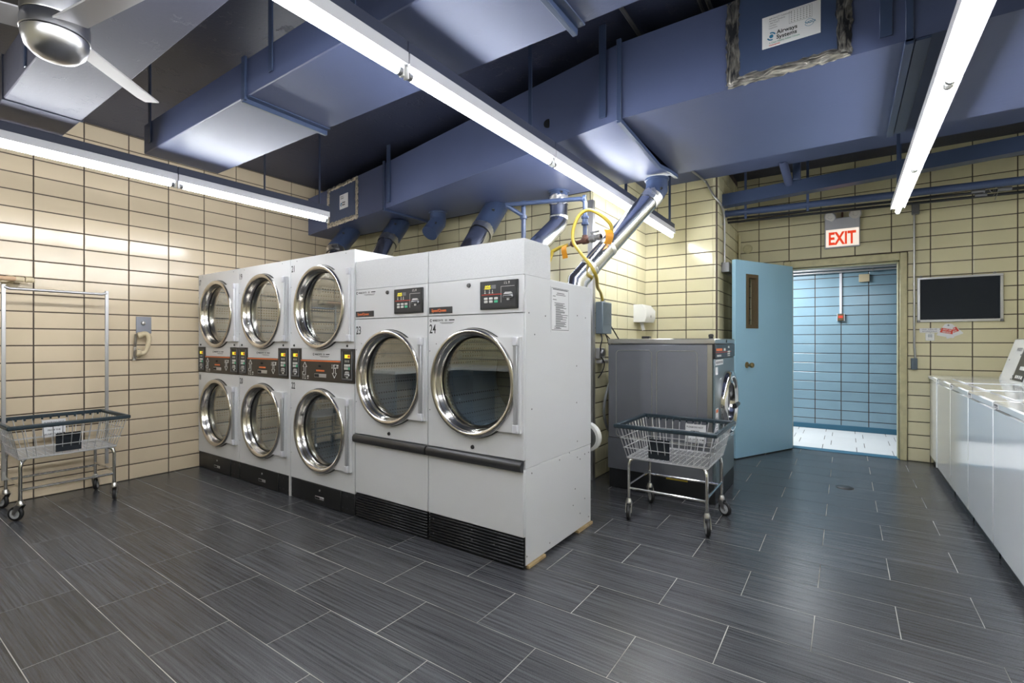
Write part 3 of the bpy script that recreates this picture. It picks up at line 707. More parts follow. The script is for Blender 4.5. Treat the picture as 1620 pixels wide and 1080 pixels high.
def dryer_door(par, cx, cz, xr, Rg=0.268, R=0.32):
    y = DF
    # hinge plate behind the ring
    pl = [(xr-cx, -0.262), (xr-cx, 0.268)]
    a0 = math.asin(0.268/0.312)
    n = 12
    for i in range(n+1):
        a = a0-(a0+math.asin(0.262/0.312))*i/n; pl.append((0.30*math.cos(a), 0.312*math.sin(a)))
    dr = MB().prism(pl, (cx, y-0.0005, cz), X, Z, 0.022).bld('door', M['white_enamel'], par)
    MB().box(xr-0.034, xr-0.008, y-0.040, y-0.022, cz-0.262, cz+0.268, 0.004).bld('hinge', M['hinge_grey'] if cz < 1.2 else M['white_enamel'], dr)
    for s_ in (-1, 1):
        zc = cz+(0.268-0.025 if s_ > 0 else -0.262+0.025)
        MB().box(xr-0.038, xr-0.003, y-0.044, y-0.021, zc-0.025, zc+0.025, 0.005).bld('hinge_cap', M['fixture_white'], dr)
    rg = MB().lathe([(R*0.985, 0.0),(R, -0.012),(R, -0.028),(R*0.985, -0.036),(R*0.95, -0.04),(R*0.905, -0.034),(R*0.885, -0.024),(R*0.875, 0.0),(Rg+0.002, 0.034),(Rg-0.006, 0.038),(Rg-0.008, 0.046)], (cx, y, cz), (0,1,0), 56).bld('door_ring', M['ring_steel'], dr, smooth=50)
    MB().lathe([(R+0.001, -0.008),(R+0.005, -0.004),(R+0.004, 0.004)], (cx, y, cz), (0,1,0), 56).bld('gasket', M['rubber'], dr)
    MB().lathe([(Rg-0.001, 0.0),(Rg+0.002, 0.002),(Rg+0.001,0.012),(Rg-0.012,0.012)], (cx, y+0.022, cz), (0,1,0), 48).bld('glass_seal', M['rubber'], dr)
    MB().lathe([(0.0, 0),(Rg-0.003, 0),(Rg-0.003, 0.004),(0.0, 0.004)], (cx, y+0.028, cz), (0,1,0), 48).bld('door_glass', M['glass'], dr)
    # hub: latch fitting at the left of the ring
    MB().box(cx-R*0.86, cx-R*0.80, y+0.0, y+0.03, cz+0.09, cz+0.13, 0.006).box(cx-R*0.86, cx-R*0.80, y+0.0, y+0.03, cz-0.13, cz-0.09, 0.006).bld('latch', M['chrome'], dr)
    return dr
def drum(par, cx, cz, r=0.30):
    y = DF+0.09
    d = MB().lathe([(0.27, 0.0),(0.30, 0.02),(r+0.03, 0.03),(r+0.03, 0.58)], (cx, y, cz), (0,1,0), 40).bld('drum', M['drum'], par, smooth=50)
    MB().lathe([(r+0.03, 0.0),(0.12, 0.0),(0.10, -0.02),(0.0, -0.025)], (cx, y+0.58, cz), (0,1,0), 32).bld('drum_back', M['drum_back'], d, smooth=50)
    for k in range(3):
        a = PI*0.15+k*2*PI/3
        c = Vector((cx+math.cos(a)*(r-0.01), y+0.3, cz+math.sin(a)*(r-0.01)))
        MB().tube([c+Vector((0,-.24,0)), c+Vector((0,.26,0))], [0.032, 0.045], 6).bld('drum_vane', M['drum'], d)
def logo_line(mb, x, y, z, h):
    mb.text('WASCO', (x+h*1.9, y, z), X, Z, h, 0.95, bold=0.02).text('VTR', (x+h*6.9, y, z), X, Z, h, 0.8).text('101', (x+h*10.4, y, z), X, Z, h, 0.8)
    arc_band(mb, 0, 0, h*0.4, h*0.75, 40, 330, Vector((x+h*0.8, y, z+h*0.45)), X, Z, 10)
    mb.box(x+h*13.0, x+h*16.5, y-0.0005, y, z+h*0.3, z+h*0.8)
    mb.box(x+h*6.9, x+h*16.0, y-0.0005, y, z-h*0.75, z-h*0.55).box(x+h*8, x+h*15.2, y-0.0005, y, z-h*1.2, z-h*1.05)
    return mb
def icons(mb, x, y, z, s):
    mb.box(x, x+s*.35, y-.0005, y, z, z+s*.25).box(x+s*.1, x+s*.25, y-.0005, y, z+s*.3, z+s)
    mb.prism([(0,0),(s*.9,0),(s*.45,s*.3)], (x+s*.7, y, z), X, Z, .0005).text('%', (x+s*.75, y, z+s*.4), X, Z, s*.6)
    mb.prism([(0,0),(s*.7,s*.15),(s*.7,s*.35),(s*.15,s*.3)], (x+s*2.0, y, z), X, Z, .0005).prism([(0,0),(s*.8,s*.1),(s*.6,s*.5),(s*.1,s*.4)], (x+s*2.0, y, z+s*.5), X, Z, .0005)
    return mb
def module_small(par, x0, x1, z0, z1):
    y = DF-0.008
    md = MB().box(x0, x1, y, DF, z0, z1, 0.003).bld('control_module', M['black'], par)
    MB().box(x0+.012, x0+.017, y-.003, y, z0+.02, z1-.012).box(x1-.012, x1-.007, y-.003, y, z0+.02, z1-.012).box(x0+.012, x1-.007, y-.003, y, z0+.014, z0+.021).bld('module_frame', M['print_grey'], md)
    wd = x1-x0; cx = (x0+x1)/2+.006
    MB().box(cx-.030, cx+.030, y-.0015, y, z1-.062, z1-.036).bld('display', M['yellow_led'], md)
    MB().box(cx+.005, cx+.030, y-.002, y, z1-.058, z1-.040).bld('display_digits', M['print_orange'], md)
    mb = MB()
    for k in range(3): mb.box(cx-.026+k*.019, cx-.020+k*.019, y-.001, y, z1-.092, z1-.076)
    mb.bld('module_icons', M['print_white'], md)
    for r in range(2):
        for c in range(3):
            m_ = M['green_button'] if (r == 1 and c == 2) else M['print_white']
            MB().box(cx-.033+c*.023, cx-.015+c*.023, y-.004, y, z1-.124-r*.022, z1-.106-r*.022, .003).bld('button', m_, md)
    MB().box(cx-.028, cx+.028, y-.008, y, z0+.038, z0+.056, .004).prism([(0,.012),(.05,.012),(.04,.026),(.01,.026)], (cx-.025, y, z0+.048), X, Z, .006).box(cx-.012, cx+.012, y-.005, y, z0+.024, z0+.036, .002).bld('card_slot', M['alu'], md)
    MB().box(cx-.022, cx+.022, y-.0086, y-.0078, z0+.043, z0+.049).bld('slot_opening', M['print_black'], md)
def hollow_body(par, x0, x1, z0, z1, y0, y1, name='cabinet'):
    t_ = 0.012
    return MB().box(x0, x0+t_, y0, y1, z0, z1, 0.002).box(x1-t_, x1, y0, y1, z0, z1, 0.002).box(x0+t_, x1-t_, y0, y1, z1-t_, z1, 0.002).box(x0+t_, x1-t_, y1-t_, y1, z0, z1-t_).box(x0+t_, x1-t_, y0, y1, z0, z0+t_).bld(name, M['white_enamel'], par)
def screws(mb, pts, y, r=0.004):
    for x, z in pts: mb.lathe([(0,-.002),(r,-.0015),(r,0)], (x, y, z), (0,1,0), 8)
    return mb
def stack_dryer(x0, x1, nt, nb, label):
    t = thing('stacked_dryer', label, 'dryer', ((x0+x1)/2, 2.6, 0), 'white stacked tumble dryers')
    y = DF; top = 1.925; cx = (x0+x1)/2+0.004
    hollow_body(t, x0, x1, 0.16, top, y+0.016, 3.05)
    MB().box(x0+.012, x1-.012, 2.27, 3.04, 0.0, 0.16).bld('base', M['black_satin'], t)
    panel_with_hole(MB(), x0+.002, x1-.002, 1.207, top, cx, 1.522, 0.29, y, 0.016).bld('front_panel', M['white_enamel'], t)
    panel_with_hole(MB(), x0+.002, x1-.002, 0.162, 0.953, cx, 0.577, 0.29, y, 0.016).bld('front_panel', M['white_enamel'], t)
    drum(t, cx, 1.522); drum(t, cx, 0.577)
    dryer_door(t, cx, 1.522, x1-.010); dryer_door(t, cx, 0.577, x1-.030)
    # control panel
    u0, u1 = x0+.155, x1-.16
    cp = MB().box(x0+.002, x1-.002, y-.004, y+.016, 0.955, 1.118, .002).box(x0+.002, u0, y-.004, y+.016, 1.118, 1.205, .002).box(u1, x1-.002, y-.004, y+.016, 1.118, 1.205, .002).bld('control_panel', M['brown_panel'], t)
    MB().box(u0, u1, y, y+.016, 1.119, 1.206).bld('front_panel_strip', M['white_enamel'], t)
    MB().box(u0+.002, u1-.002, y-.006, y-.004, 1.106, 1.116).bld('orange_stripe', M['print_orange'], cp)
    module_small(cp, x0+.012, u0-.018, 0.968, 1.200); module_small(cp, u1+.012, x1-.012, 0.968, 1.200)
    yy = y-.0046
    ar = MB()
    def arrow(px, pz, flip):
        P_ = [(-.004,0),(.036,0),(.036,.062),(.052,.062),(.026,.098),(0,.062),(.014,.062),(.014,.022),(-.004,.022)]
        if flip: P_ = [(.04-a, .1-b) for a, b in P_]
        for i in range(len(P_)):
            A = Vector((px+P_[i][0], yy, pz+P_[i][1])); B = Vector((px+P_[(i+1) % len(P_)][0], yy, pz+P_[(i+1) % len(P_)][1]))
            ar.tube([A, B], 0.0026, 4)
    arrow(u0+.025, 1.0, False); arrow(u1-.085, 0.985, True)
    icons(ar, u0+.02, yy, 0.966, 0.03); icons(ar, u1-.105, yy, 1.058, 0.03)
    ar.bld('panel_symbols', M['print_white'], cp)
    xm = (u0+u1)/2
    MB().box(xm-.05, xm+.055, yy-.001, yy, 1.03, 1.043).bld('orange_badge', M['print_orange'], cp)
    MB().lathe([(0,-.012),(.008,-.012),(.009,0)], (xm, yy, 1.072), (0,1,0), 12).bld('lock', M['print_black'], cp)
    MB().box(xm-.07, xm+.08, yy-.003, yy, 0.985, 1.013, .01).bld('pull_slot', M['alu'], cp)
    MB().box(xm-.066, xm-.01, yy-.0045, yy-.002, 0.988, 1.010, .008).bld('slot_shadow', M['print_black'], cp)
    logo_line(MB(), xm-.10, y-.0003, 1.155, .013).bld('brand_label', M['print_black'], t)
    MB().text(nt, (x0+.012, y-.0003, 1.822), X, Z, .052, .72, bold=.01).text(nb, (x0+.012, y-.0003, 0.878), X, Z, .052, .72, bold=.01).bld('unit_number', M['print_black'], t)
    for xx in (x0+.05, x1-.085): MB().lathe([(0,-.006),(.008,-.005),(.010,0)], (xx, y, 1.228), (0,1,0), 12).bld('lock', M['black'], t)
    screws(MB(), [(x0+.008, 1.70),(x0+.008, 1.33),(x0+.008, .72),(x0+.008, .36),(x0+.09,1.905),(x1-.1,1.905)], y).bld('screws', M['iron'], t, kind='stuff')
    # kick plates
    a, b = x0+(x1-x0)*.17, x0+(x1-x0)*.80
    MB().box(x0+.002, a, y+.004, y+.03, 0.004, .158, .003).bld('kick_plate', M['black_satin'], t)
    k = MB().box(a+.002, b, y, y+.03, 0.004, .158, .003).bld('lint_drawer', M['black_satin'], t)
    MB().box(a+.2, a+.31, y-.004, y, .045, .068, .008).bld('pull_slot', M['alu'], k)
    MB().box(a+.205, a+.26, y-.005, y-.003, .049, .064, .006).bld('slot_shadow', M['print_black'], k)
    MB().lathe([(0,-.004),(.008,-.004),(.008,0)], ((a+b)/2, y, .115), (0,1,0), 10).bld('lock', M['alu'], k)
    MB().box(b+.002, x1-.002, y+.004, y+.03, 0.004, .158, .003).bld('kick_plate', M['black_satin'], t)
    screws(MB(), [(x0+.02,.13),(x0+.02,.04),(b+.02,.13),(b+.02,.04),(x1-.02,.13),(x1-.02,.04),(x1-.09,.13),(x1-.09,.04)], y+.004, .006).bld('screws', M['dark_metal'], t, kind='stuff')
    return t
stack_dryer(-5.372, -4.560, '17', '18', 'white stacked dryers numbered 17 and 18, against the beige left wall')
stack_dryer(-4.556, -3.745, '19', '20', 'white stacked dryers numbered 19 and 20, second stack from the left wall')
stack_dryer(-3.722, -2.905, '21', '22', 'white stacked dryers numbered 21 and 22, beside the single dryer 23')
tag(MB().box(-3.744, -3.7225, DF-.004, 3.0, 0.0, 1.925, .002).bld('filler_strip', M['white_enamel']), 'narrow white upright filler strip between the stacked dryers 20 and 22', 'filler strip')
def module_big(par, x0, x1, z0, z1):
    y = DF-.006
    fr = MB().box(x0, x1, y-.006, DF, z0, z1, .003).bld('control_module', M['black'], par)
    wd = x1-x0; hh = z1-z0
    MB().box(x0+.012, x1-.012, y-.0075, y-.006, z0+.012, z1-.010).bld('module_face', M['module'], fr)
    yy = y-.0082
    MB().box(x0+wd*.13, x0+wd*.24, yy-.0005, yy+.001, z0+hh*.70, z0+hh*.86).bld('display', M['module'], fr)
    MB().text('.025', (x0+wd*.13, yy, z0+hh*.715), X, Z, hh*.13, .95, bold=.03).bld('display_digits', M['yellow_led'], fr)
    MB().box(x0+wd*.32, x0+wd*.44, yy-.0005, yy+.001, z0+hh*.715, z0+hh*.85).bld('display_blank', M['print_grey'], fr)
    MB().box(x0+wd*.06, x0+wd*.60, yy-.001, yy+.001, z0+hh*.505, z0+hh*.53).bld('red_line', M['print_red'], fr)
    mb = MB()
    for k in (.13, .25, .33): mb.prism([(0,0),(.012,0),(.006,.010)], (x0+wd*k, yy, z0+hh*.56), X, Z, .0006).box(x0+wd*k+.004, x0+wd*k+.008, yy-.0006, yy, z0+hh*.62, z0+hh*.68)
    icons(mb, x0+wd*.66, yy, z0+hh*.86, .014)
    mb.box(x0+wd*.575, x0+wd*.583, yy-.0006, yy, z0+hh*.22, z0+hh*.78).box(x0+wd*.575, x1-.02, yy-.0006, yy, z0+hh*.77, z0+hh*.783)
    mb.bld('module_print', M['print_white'], fr)
    for r in range(2):
        for c in range(3):
            m_ = M['green_button'] if (r == 1 and c == 2) else M['print_white']
            MB().box(x0+wd*(.13+c*.135), x0+wd*(.13+c*.135)+.026, yy-.004, yy+.001, z0+hh*(.33-r*.11), z0+hh*(.33-r*.11)+.014, .003).bld('button', m_, fr)
    cxs = x0+wd*.77
    MB().box(cxs-.034, cxs+.034, yy-.010, yy+.001, z0+hh*.37, z0+hh*.47, .004).prism([(0,0),(.062,0),(.05,.012),(.012,.012)], (cxs-.031, yy, z0+hh*.50), X, Z, .006).box(cxs-.01, cxs+.01, yy-.005, yy+.001, z0+hh*.28, z0+hh*.36, .002).bld('card_slot', M['alu'], fr)
    MB().box(cxs-.028, cxs+.028, yy-.0106, yy-.0098, z0+hh*.395, z0+hh*.44).bld('slot_opening', M['print_black'], fr)
def single_dryer(x0, x1, num, label, logo_up):
    t = thing('single_dryer', label, 'dryer', ((x0+x1)/2, 2.6, 0), 'white single tumble dryers')
    y = DF; top = 1.63; cx = (x0+x1)/2+.006; cz = 1.017
    hollow_body(t, x0, x1, 0.555, top, y+.016, 3.067)
    MB().box(x0+.001, x1-.001, y+.02, 3.066, 0.02, 0.553, .002).bld('lower_cabinet', M['white_enamel'], t)
    panel_with_hole(MB(), x0+.002, x1-.002, 0.605, 1.417, cx, cz, .29, y, .016).bld('front_panel', M['white_enamel'], t)
    cp = MB().box(x0+.002, x1-.002, y-.001, y+.016, 1.4205, top-.002, .003).bld('control_panel', M['white_enamel'], t)
    drum(t, cx, cz); dryer_door(t, cx, cz, x1-.014)
    MB().box(x0+.002, x1-.002, y, y+.02, .180, .553, .003).bld('lower_panel', M['white_enamel'], t)
    hd = MB(); prof = [(0,-.005),(-.022,.0),(-.03,.014),(-.03,.036),(-.02,.052),(0,.056)]
    n = len(prof)
    hd.add([(xx, y+p[0], .545+p[1]) for xx in (x0+.004, x1-.004) for p in prof], [tuple(range(n)), tuple(range(2*n-1, n-1, -1))]+[(i, (i+1) % n, n+(i+1) % n, n+i) for i in range(n)])
    hd.bld('drawer_handle', M['dark_metal'], t)
    g = MB().box(x0+.004, x1-.004, y+.012, y+.03, .006, .178).bld('toe_grille', M['black_satin'], t)
    for k in range(9): MB().box(x0+.006, x1-.006, y-.002, y+.014, .012+k*.0183, .012+k*.0183+.0125, .003).bld('slat', M['black_satin'], g)
    if num == '24': screws(MB(), [(x0+.05,.15),(x0+.05,.06),(x0+.36,.09),(x0+.36,.15),(x1-.2,.1)], y-.004, .006).bld('screws', M['iron'], t, kind='stuff')
    module_big(cp, x1-.30 if num == '23' else x1-.299, x1-.033, 1.444, 1.606)
    bd = MB().box(x0+.012, x0+.205, y-.006, y, 1.434, 1.474, .002).bld('badge', M['module'], t)
    MB().text('SpeedQueen', (x0+.035, y-.0062, 1.445), X, Z, .0175, .98, bold=.03).bld('badge_lettering', M['print_orange'], bd)
    MB().lathe([(0,-.01),(.012,-.009),(.014,0)], (x0+(.335 if num == '24' else .345), y, 1.592), (0,1,0), 14).bld('lock', M['dark_metal'], t)
    MB().lathe([(0,-.008),(.011,-.007),(.013,0)], ((x0+x1)/2, y, .637), (0,1,0), 14).bld('lock', M['dark_metal'], t)
    logo_line(MB(), x0+.014, y-.0012 if logo_up else y-.0003, (1.598 if logo_up else 1.385), .0125).bld('brand_label', M['print_black'], t)
    MB().text(num, (x0+.012, y-.0003, 1.312), X, Z, .056, .70, bold=.01).bld('unit_number', M['print_black'], t)
    screws(MB(), [(x0+.014, 1.20),(x0+.014, .83),(x0+.07,1.245)], y).bld('screws', M['iron'], t, kind='stuff')
    # service hood on top, front face flush
    mb = MB(); P_ = [(y+.004, top+.001),(y+.29, top+.001),(y+.29, 1.80),(y+.283,1.815),(y+.27,1.826),(y+.255,1.83),(y+.004, 1.83)]
    mb.prism([(p[0]-y, p[1]) for p in P_], (x1-.001, y, 0), Y, Z, 0) if False else None
    n = len(P_); mb.add([(xx, p[0], p[1]) for xx in (x0+.001, x1-.001) for p in P_], [tuple(range(n)), tuple(range(2*n-1, n-1, -1))]+[(i, (i+1) % n, n+(i+1) % n, n+i) for i in range(n)])
    mb.bld('top_hood', M['white_speckled'], t, smooth=30)
    return t
single_dryer(-2.900, -2.181, '23', 'white single dryer numbered 23, between the stacked dryers and dryer 24', True)
d24 = single_dryer(-2.176, -1.452, '24', 'white single dryer numbered 24, right end of the row, notice on its side', False)
# side of dryer 24: screws and seam, notice
mb = MB()
for yy, zz in ((2.27,1.42),(2.33,1.30),(2.45,1.41),(2.86,1.43),(2.98,1.42),(2.85,1.10),(2.85,.86),(2.30,.88),(2.86,.605),(2.62,.53),(2.75,.55),(2.86,.50),(2.97,.5),(2.9,.48),(2.30,.52),(2.97,.2),(2.9,.12),(2.5,.06),(2.25,.07),(3.03,.5),(3.03,.06),(2.8,.2),(2.83,.3)):
    mb.lathe([(0,.0025),(.0045,.002),(.0045,0)], (-1.452, yy, zz), (1,0,0), 8)
mb.bld('screws', M['iron'], d24, kind='stuff')
nt_ = MB().box(-1.4515, -1.4502, 2.512, 2.745, 1.318, 1.592).bld('notice', M['paper'], d24)
mb = MB(); xx = -1.4500
def bar(y0_, y1_, z_, h_=.0045): mb.box(xx-.0004, xx, y0_, y1_, z_, z_+h_)
rn = random.Random(3)
bar(2.535, 2.725, 1.574, .007); bar(2.585, 2.68, 1.553, .005); bar(2.575, 2.695, 1.543); bar(2.535, 2.57, 1.533); bar(2.535, 2.58, 1.512)
zz = 1.492
for k in range(11):
    bar(2.555 if k < 2 or k == 10 else 2.57, 2.70+rn.uniform(-.03, .025), zz); bar(2.57, 2.65+rn.uniform(-.03, .05), zz-.008); zz -= .0142
bar(2.55, 2.64, 1.338); bar(2.522, 2.735, 1.328, .004)
mb.box(xx-.0004, xx, 2.520, 2.5225, 1.33, 1.586).box(xx-.0004, xx, 2.735, 2.7375, 1.328, 1.586).box(xx-.0004, xx, 2.520, 2.7375, 1.583, 1.586)
mb.bld('notice_print', M['print_grey'], nt_)
o = MB().box(-1.50, -1.440, 2.255, 2.44, 0.0, 0.018, .002).bld('wooden_shim', M['wood']); tag(o, 'pale wooden shim under the front corner of dryer 24', 'shim')
o = MB().box(-1.50, -1.440, 2.86, 3.075, 0.0, 0.018, .002).bld('wooden_shim', M['wood']); tag(o, 'pale wooden shim under the rear corner of dryer 24', 'shim')

# ------------------------------------------------------------------ vent pipes
def vent(name_label, pts, r, navy_upto, collar=True, tapeband=None, seams=()):
    """pts from the duct down; first part navy up to index navy_upto"""
    t = thing('vent_pipe', name_label, 'pipe', pts[0], 'dryer vent pipes')
    a = pts[:navy_upto+1]; b = pts[navy_upto:]
    MB().tube(a, r*1.06, 22, caps=True).bld('painted_elbow', M['navy_pipe'], t, smooth=50)
    if collar: MB().lathe([(r*1.06,0),(r*1.22,0),(r*1.22,-.012),(r*1.1,-.016)], pts[0], (0,0,1), 24).bld('collar', M['navy_pipe'], t)
    if len(b) > 1:
        MB().tube(b, r, 22).bld('metal_pipe', M['galv'], t, smooth=50)
        A = Vector(b[0]); B = Vector(b[1]); dd = (B-A).normalized(); prof = []
        rn = random.Random(int(A.x*100)); mb = MB(); n = 20; rings = 6; vs = []; fs = []
        u_ = dd.orthogonal().normalized(); v_ = dd.cross(u_)
        for i in range(rings):
            for j in range(n):
                an = 2*PI*j/n; rad = r*(1.05+rn.uniform(0,.05)); e = rn.uniform(-.008,.008)
                vs.append(A+dd*(-.01+i*.016+e)+(u_*math.cos(an)+v_*math.sin(an))*rad)
        for i in range(rings-1):
            for j in range(n): fs.append((i*n+j, i*n+(j+1) % n, (i+1)*n+(j+1) % n, (i+1)*n+j))
        mb.add(vs, fs); mb.bld('foil_tape', M['foil_tape'], t, smooth=20)
        for s_ in seams:
            P_ = A+(Vector(b[1])-A)*s_; MB().lathe([(r,-.02),(r*1.05,-.015),(r*1.06,0),(r*1.05,.015),(r,.02)], P_, dd, 22).bld('pipe_joint', M['foil_tape'], t, smooth=30)
    # damper hole
    if len(a) > 1:
        mid = (Vector(a[-1])+Vector(a[-2]))/2; dr_ = Vector((0.35,-0.94,0)); ax = (Vector(a[-1])-Vector(a[-2])).normalized()
        dr_ = (dr_-ax*dr_.dot(ax)).normalized(); side = ax.cross(dr_)
        MB().lathe([(0,.004),(r*.09,.004),(r*.13,.008),(r*.16,0)], mid+(dr_*0.9-side*0.42).normalized()*r*1.055, (dr_*0.9-side*0.42), 12).bld('screw_hole', M['black'], t)
    return t
vent('navy vent elbow and pipe rising behind dryer stack 19, leftmost under the exhaust duct', [(-4.73,3.56,2.548),(-4.73,3.56,2.53),(-4.60,3.27,2.262),(-4.52,3.19,2.05),(-4.5,3.17,1.7)], .093, 2, False)
vent('navy vent pipe with torn foil tape rising behind dryer stack 21', [(-3.95,3.60,2.548),(-3.95,3.60,2.53),(-3.87,3.38,2.30),(-3.80,3.19,2.06),(-3.78,3.17,1.7)], .093, 2, False)
vent('short capped navy elbow hanging unused under the exhaust duct', [(-3.356,3.562,2.548),(-3.356,3.562,2.475),(-3.35,3.55,2.44),(-3.345,3.43,2.315)], .075, 3)
vent('thick navy and silver vent pipe rising behind the hood of dryer 23', [(-2.72,3.68,2.548),(-2.72,3.68,2.53),(-2.68,3.42,2.26),(-2.645,3.2,2.02),(-2.62,3.18,1.6)], .097, 2, False)
vent('bent silver vent pipe behind the yellow gas hose, rising from dryer 24', [(-2.033,3.656,2.548),(-2.033,3.656,2.50),(-2.033,3.656,2.31),(-2.03,3.62,2.25),(-2.0,3.26,2.02),(-1.98,3.17,1.8),(-1.98,3.16,1.5)], .076, 1, True, seams=(.15, .95))
vent('long silver vent pipe slanting up right of dryer 24 to a navy elbow', [(-1.197,3.70,2.51),(-1.197,3.70,2.43),(-1.215,3.66,2.37),(-1.60,3.16,1.70),(-1.64,3.155,1.4)], .074, 2, True, seams=(.62, .85))
# round vent behind dryer 24 near the floor
t = thing('wall_vent', 'white round vent flange low on the wall behind dryer 24', 'vent', (-1.86, 3.62, .70))
MB().lathe([(.04,0),(.075,0),(.08,.02),(.075,.09),(.05,.095)], (-1.86,3.62,.70), (1,0,0), 20).bld('vent_flange', M['white_plastic'], t); MB().cyl((-1.9,3.62,.70),(-1.75,3.62,.70), .05, 16).bld('vent_duct', M['black'], t)
# duct collar behind dryer 24
MB().cyl((-1.545,3.067,.57),(-1.545,3.17,.57), .085, 20).bld('exhaust_stub', M['black'], d24)
MB().lathe([(.085,0),(.105,.005),(.098,.02),(.108,.03),(.098,.045),(.106,.055),(.085,.07)], (-1.545,3.165,.57), (0,1,0), 24).bld('exhaust_collar', M['white_plastic'], d24)

# ------------------------------------------------------------------ gas pipes
t = thing('gas_pipe', 'navy and rusty gas pipework with valves hanging from the exhaust duct near dryer 24', 'pipe', (-1.618,3.315,2.021))
MB().tube([(-2.210,3.115,2.339),(-1.653,3.306,2.339),(-1.627,3.315,2.330),(-1.618,3.315,2.304),(-1.618,3.315,2.043)], .017, 12).tube([(-2.205,3.118,2.334),(-2.10,3.205,2.252)], .017, 10).tube([(-2.10,3.205,2.374),(-2.10,3.205,2.03)], .019, 12).bld('painted_pipe', M['navy_pipe'], t)
MB().lathe([(.017,0),(.028,.004),(.028,.02),(.022,.024),(.022,.05),(.028,.054),(.028,.07),(.017,.074)], (-1.618,3.315,2.134), (0,0,1), 14).bld('coupling', M['navy_pipe'], t)
MB().lathe([(.02,0),(.027,.003),(.027,.025),(.02,.028)], (-1.636,3.310,2.339), (1,.3,0), 14).bld('coupling', M['navy_pipe'], t)
MB().lathe([(.019,0),(.029,.003),(.029,.03),(.019,.033)], (-2.10,3.205,2.226), (0,0,1), 14).bld('coupling', M['navy_pipe'], t)
MB().tube([(-1.766,3.380,2.021),(-1.566,3.297,2.021)], .016, 10).lathe([(.016,0),(.026,.003),(.026,.03),(.016,.033)], (-1.757,3.376,2.021), (.93,-.37,0), 12).lathe([(.017,0),(.027,.004),(.027,.05),(.017,.054)], (-1.640,3.325,2.021), (.93,-.37,0), 12).cyl((-1.618,3.315,2.017),(-1.618,3.315,2.060),.022,12).bld('iron_pipe', M['copper_pipe'], t)
v = MB().lathe([(.012,0),(.026,.006),(.03,.03),(.026,.055),(.016,.06),(.016,.08),(.024,.084),(.024,.11),(.014,.115)], (-1.566,3.297,2.021), (.93,-.37,0), 14).cyl((-1.544,3.289,2.021),(-1.544,3.289,2.069),.01,8).tube([(-1.557,3.293,2.069),(-1.479,3.263,2.065)], .008, 6).bld('gas_valve', M['iron'], t)
MB().tube([(-1.766,3.380,2.021),(-1.792,3.389,2.021)], .013, 8).bld('pipe_nipple', M['iron'], t)
o = MB().tube([(-1.792,3.390,2.021),(-1.827,3.402,2.021),(-1.888,3.419,2.017),(-1.958,3.419,1.991),(-2.001,3.376,1.817)], .014, 10).bld('gas_hose', M['yellow_hose']); tag(o, 'short yellow gas hose at the left end of the rusty pipe', 'hose')
# loop of yellow hose to the grey box
hp = [(-1.387, 3.279, 2.026), (-1.389, 3.26, 2.1), (-1.458, 3.24, 2.174), (-1.539, 3.22, 2.218), (-1.6, 3.19, 2.184), (-1.636, 3.16, 2.081), (-1.626, 3.14, 1.984), (-1.565, 3.12, 1.902), (-1.481, 3.1, 1.806), (-1.456, 3.16, 1.724), (-1.6, 3.5, 1.685), (-1.8, 4.0, 1.7), (-1.845, 4.15, 1.63)]
def smooth_path(P, k=4):
    P = [Vector(p) for p in P]; out = []
    for i in range(len(P)-1):
        p0, p1, p2, p3 = P[max(0,i-1)], P[i], P[i+1], P[min(len(P)-1,i+2)]
        for j in range(k):
            s_ = j/k; out.append(0.5*((2*p1)+(p2-p0)*s_+(2*p0-5*p1+4*p2-p3)*s_*s_+(3*p1-p0-3*p2+p3)*s_**3))
    out.append(P[-1]); return out
o = MB().tube(smooth_path(hp), .0125, 10).bld('gas_hose', M['yellow_hose'], None, 60); tag(o, 'long looped yellow gas hose running down to the grey louvred box', 'hose')
def wire_tag(c, u_, label):
    u_ = Vector(u_).normalized(); P = [(-.005,.02),(.05,.025),(.055,-.06),(.025,-.075),(-.01,-.06)]
    o = MB(); vs = []; fs = []
    n = 6
    for i in range(n+1):
        s_ = i/n
        for j in (0, 1):
            w_ = -.03+.06*j; c_ = Vector(c)+u_*(w_+.01*math.sin(s_*3))+Z*(.02-.10*s_)+u_.cross(Z)*(.012*math.sin(s_*PI*1.3))
            vs.append(c_); vs.append(c_+u_.cross(Z)*.002)
    for i in range(n):
        a = i*4; fs += [(a, a+4, a+6, a+2), (a+1, a+3, a+7, a+5), (a, a+1, a+5, a+4), (a+2, a+6, a+7, a+3)]
    fs += [(0,2,3,1), (n*4, n*4+1, n*4+3, n*4+2)]
    o.add(vs, fs); ob = o.bld('warning_tag', M['amber']); tag(ob, label, 'tag', 'amber tags on the gas hose ends'); return ob
wire_tag((-1.836,3.393,1.999), (.93,-.37,0), 'amber tag hanging from the short left gas hose')
wire_tag((-1.392,3.215,2.034), (.6,.8,0), 'amber tag on the right valve below the hose loop')

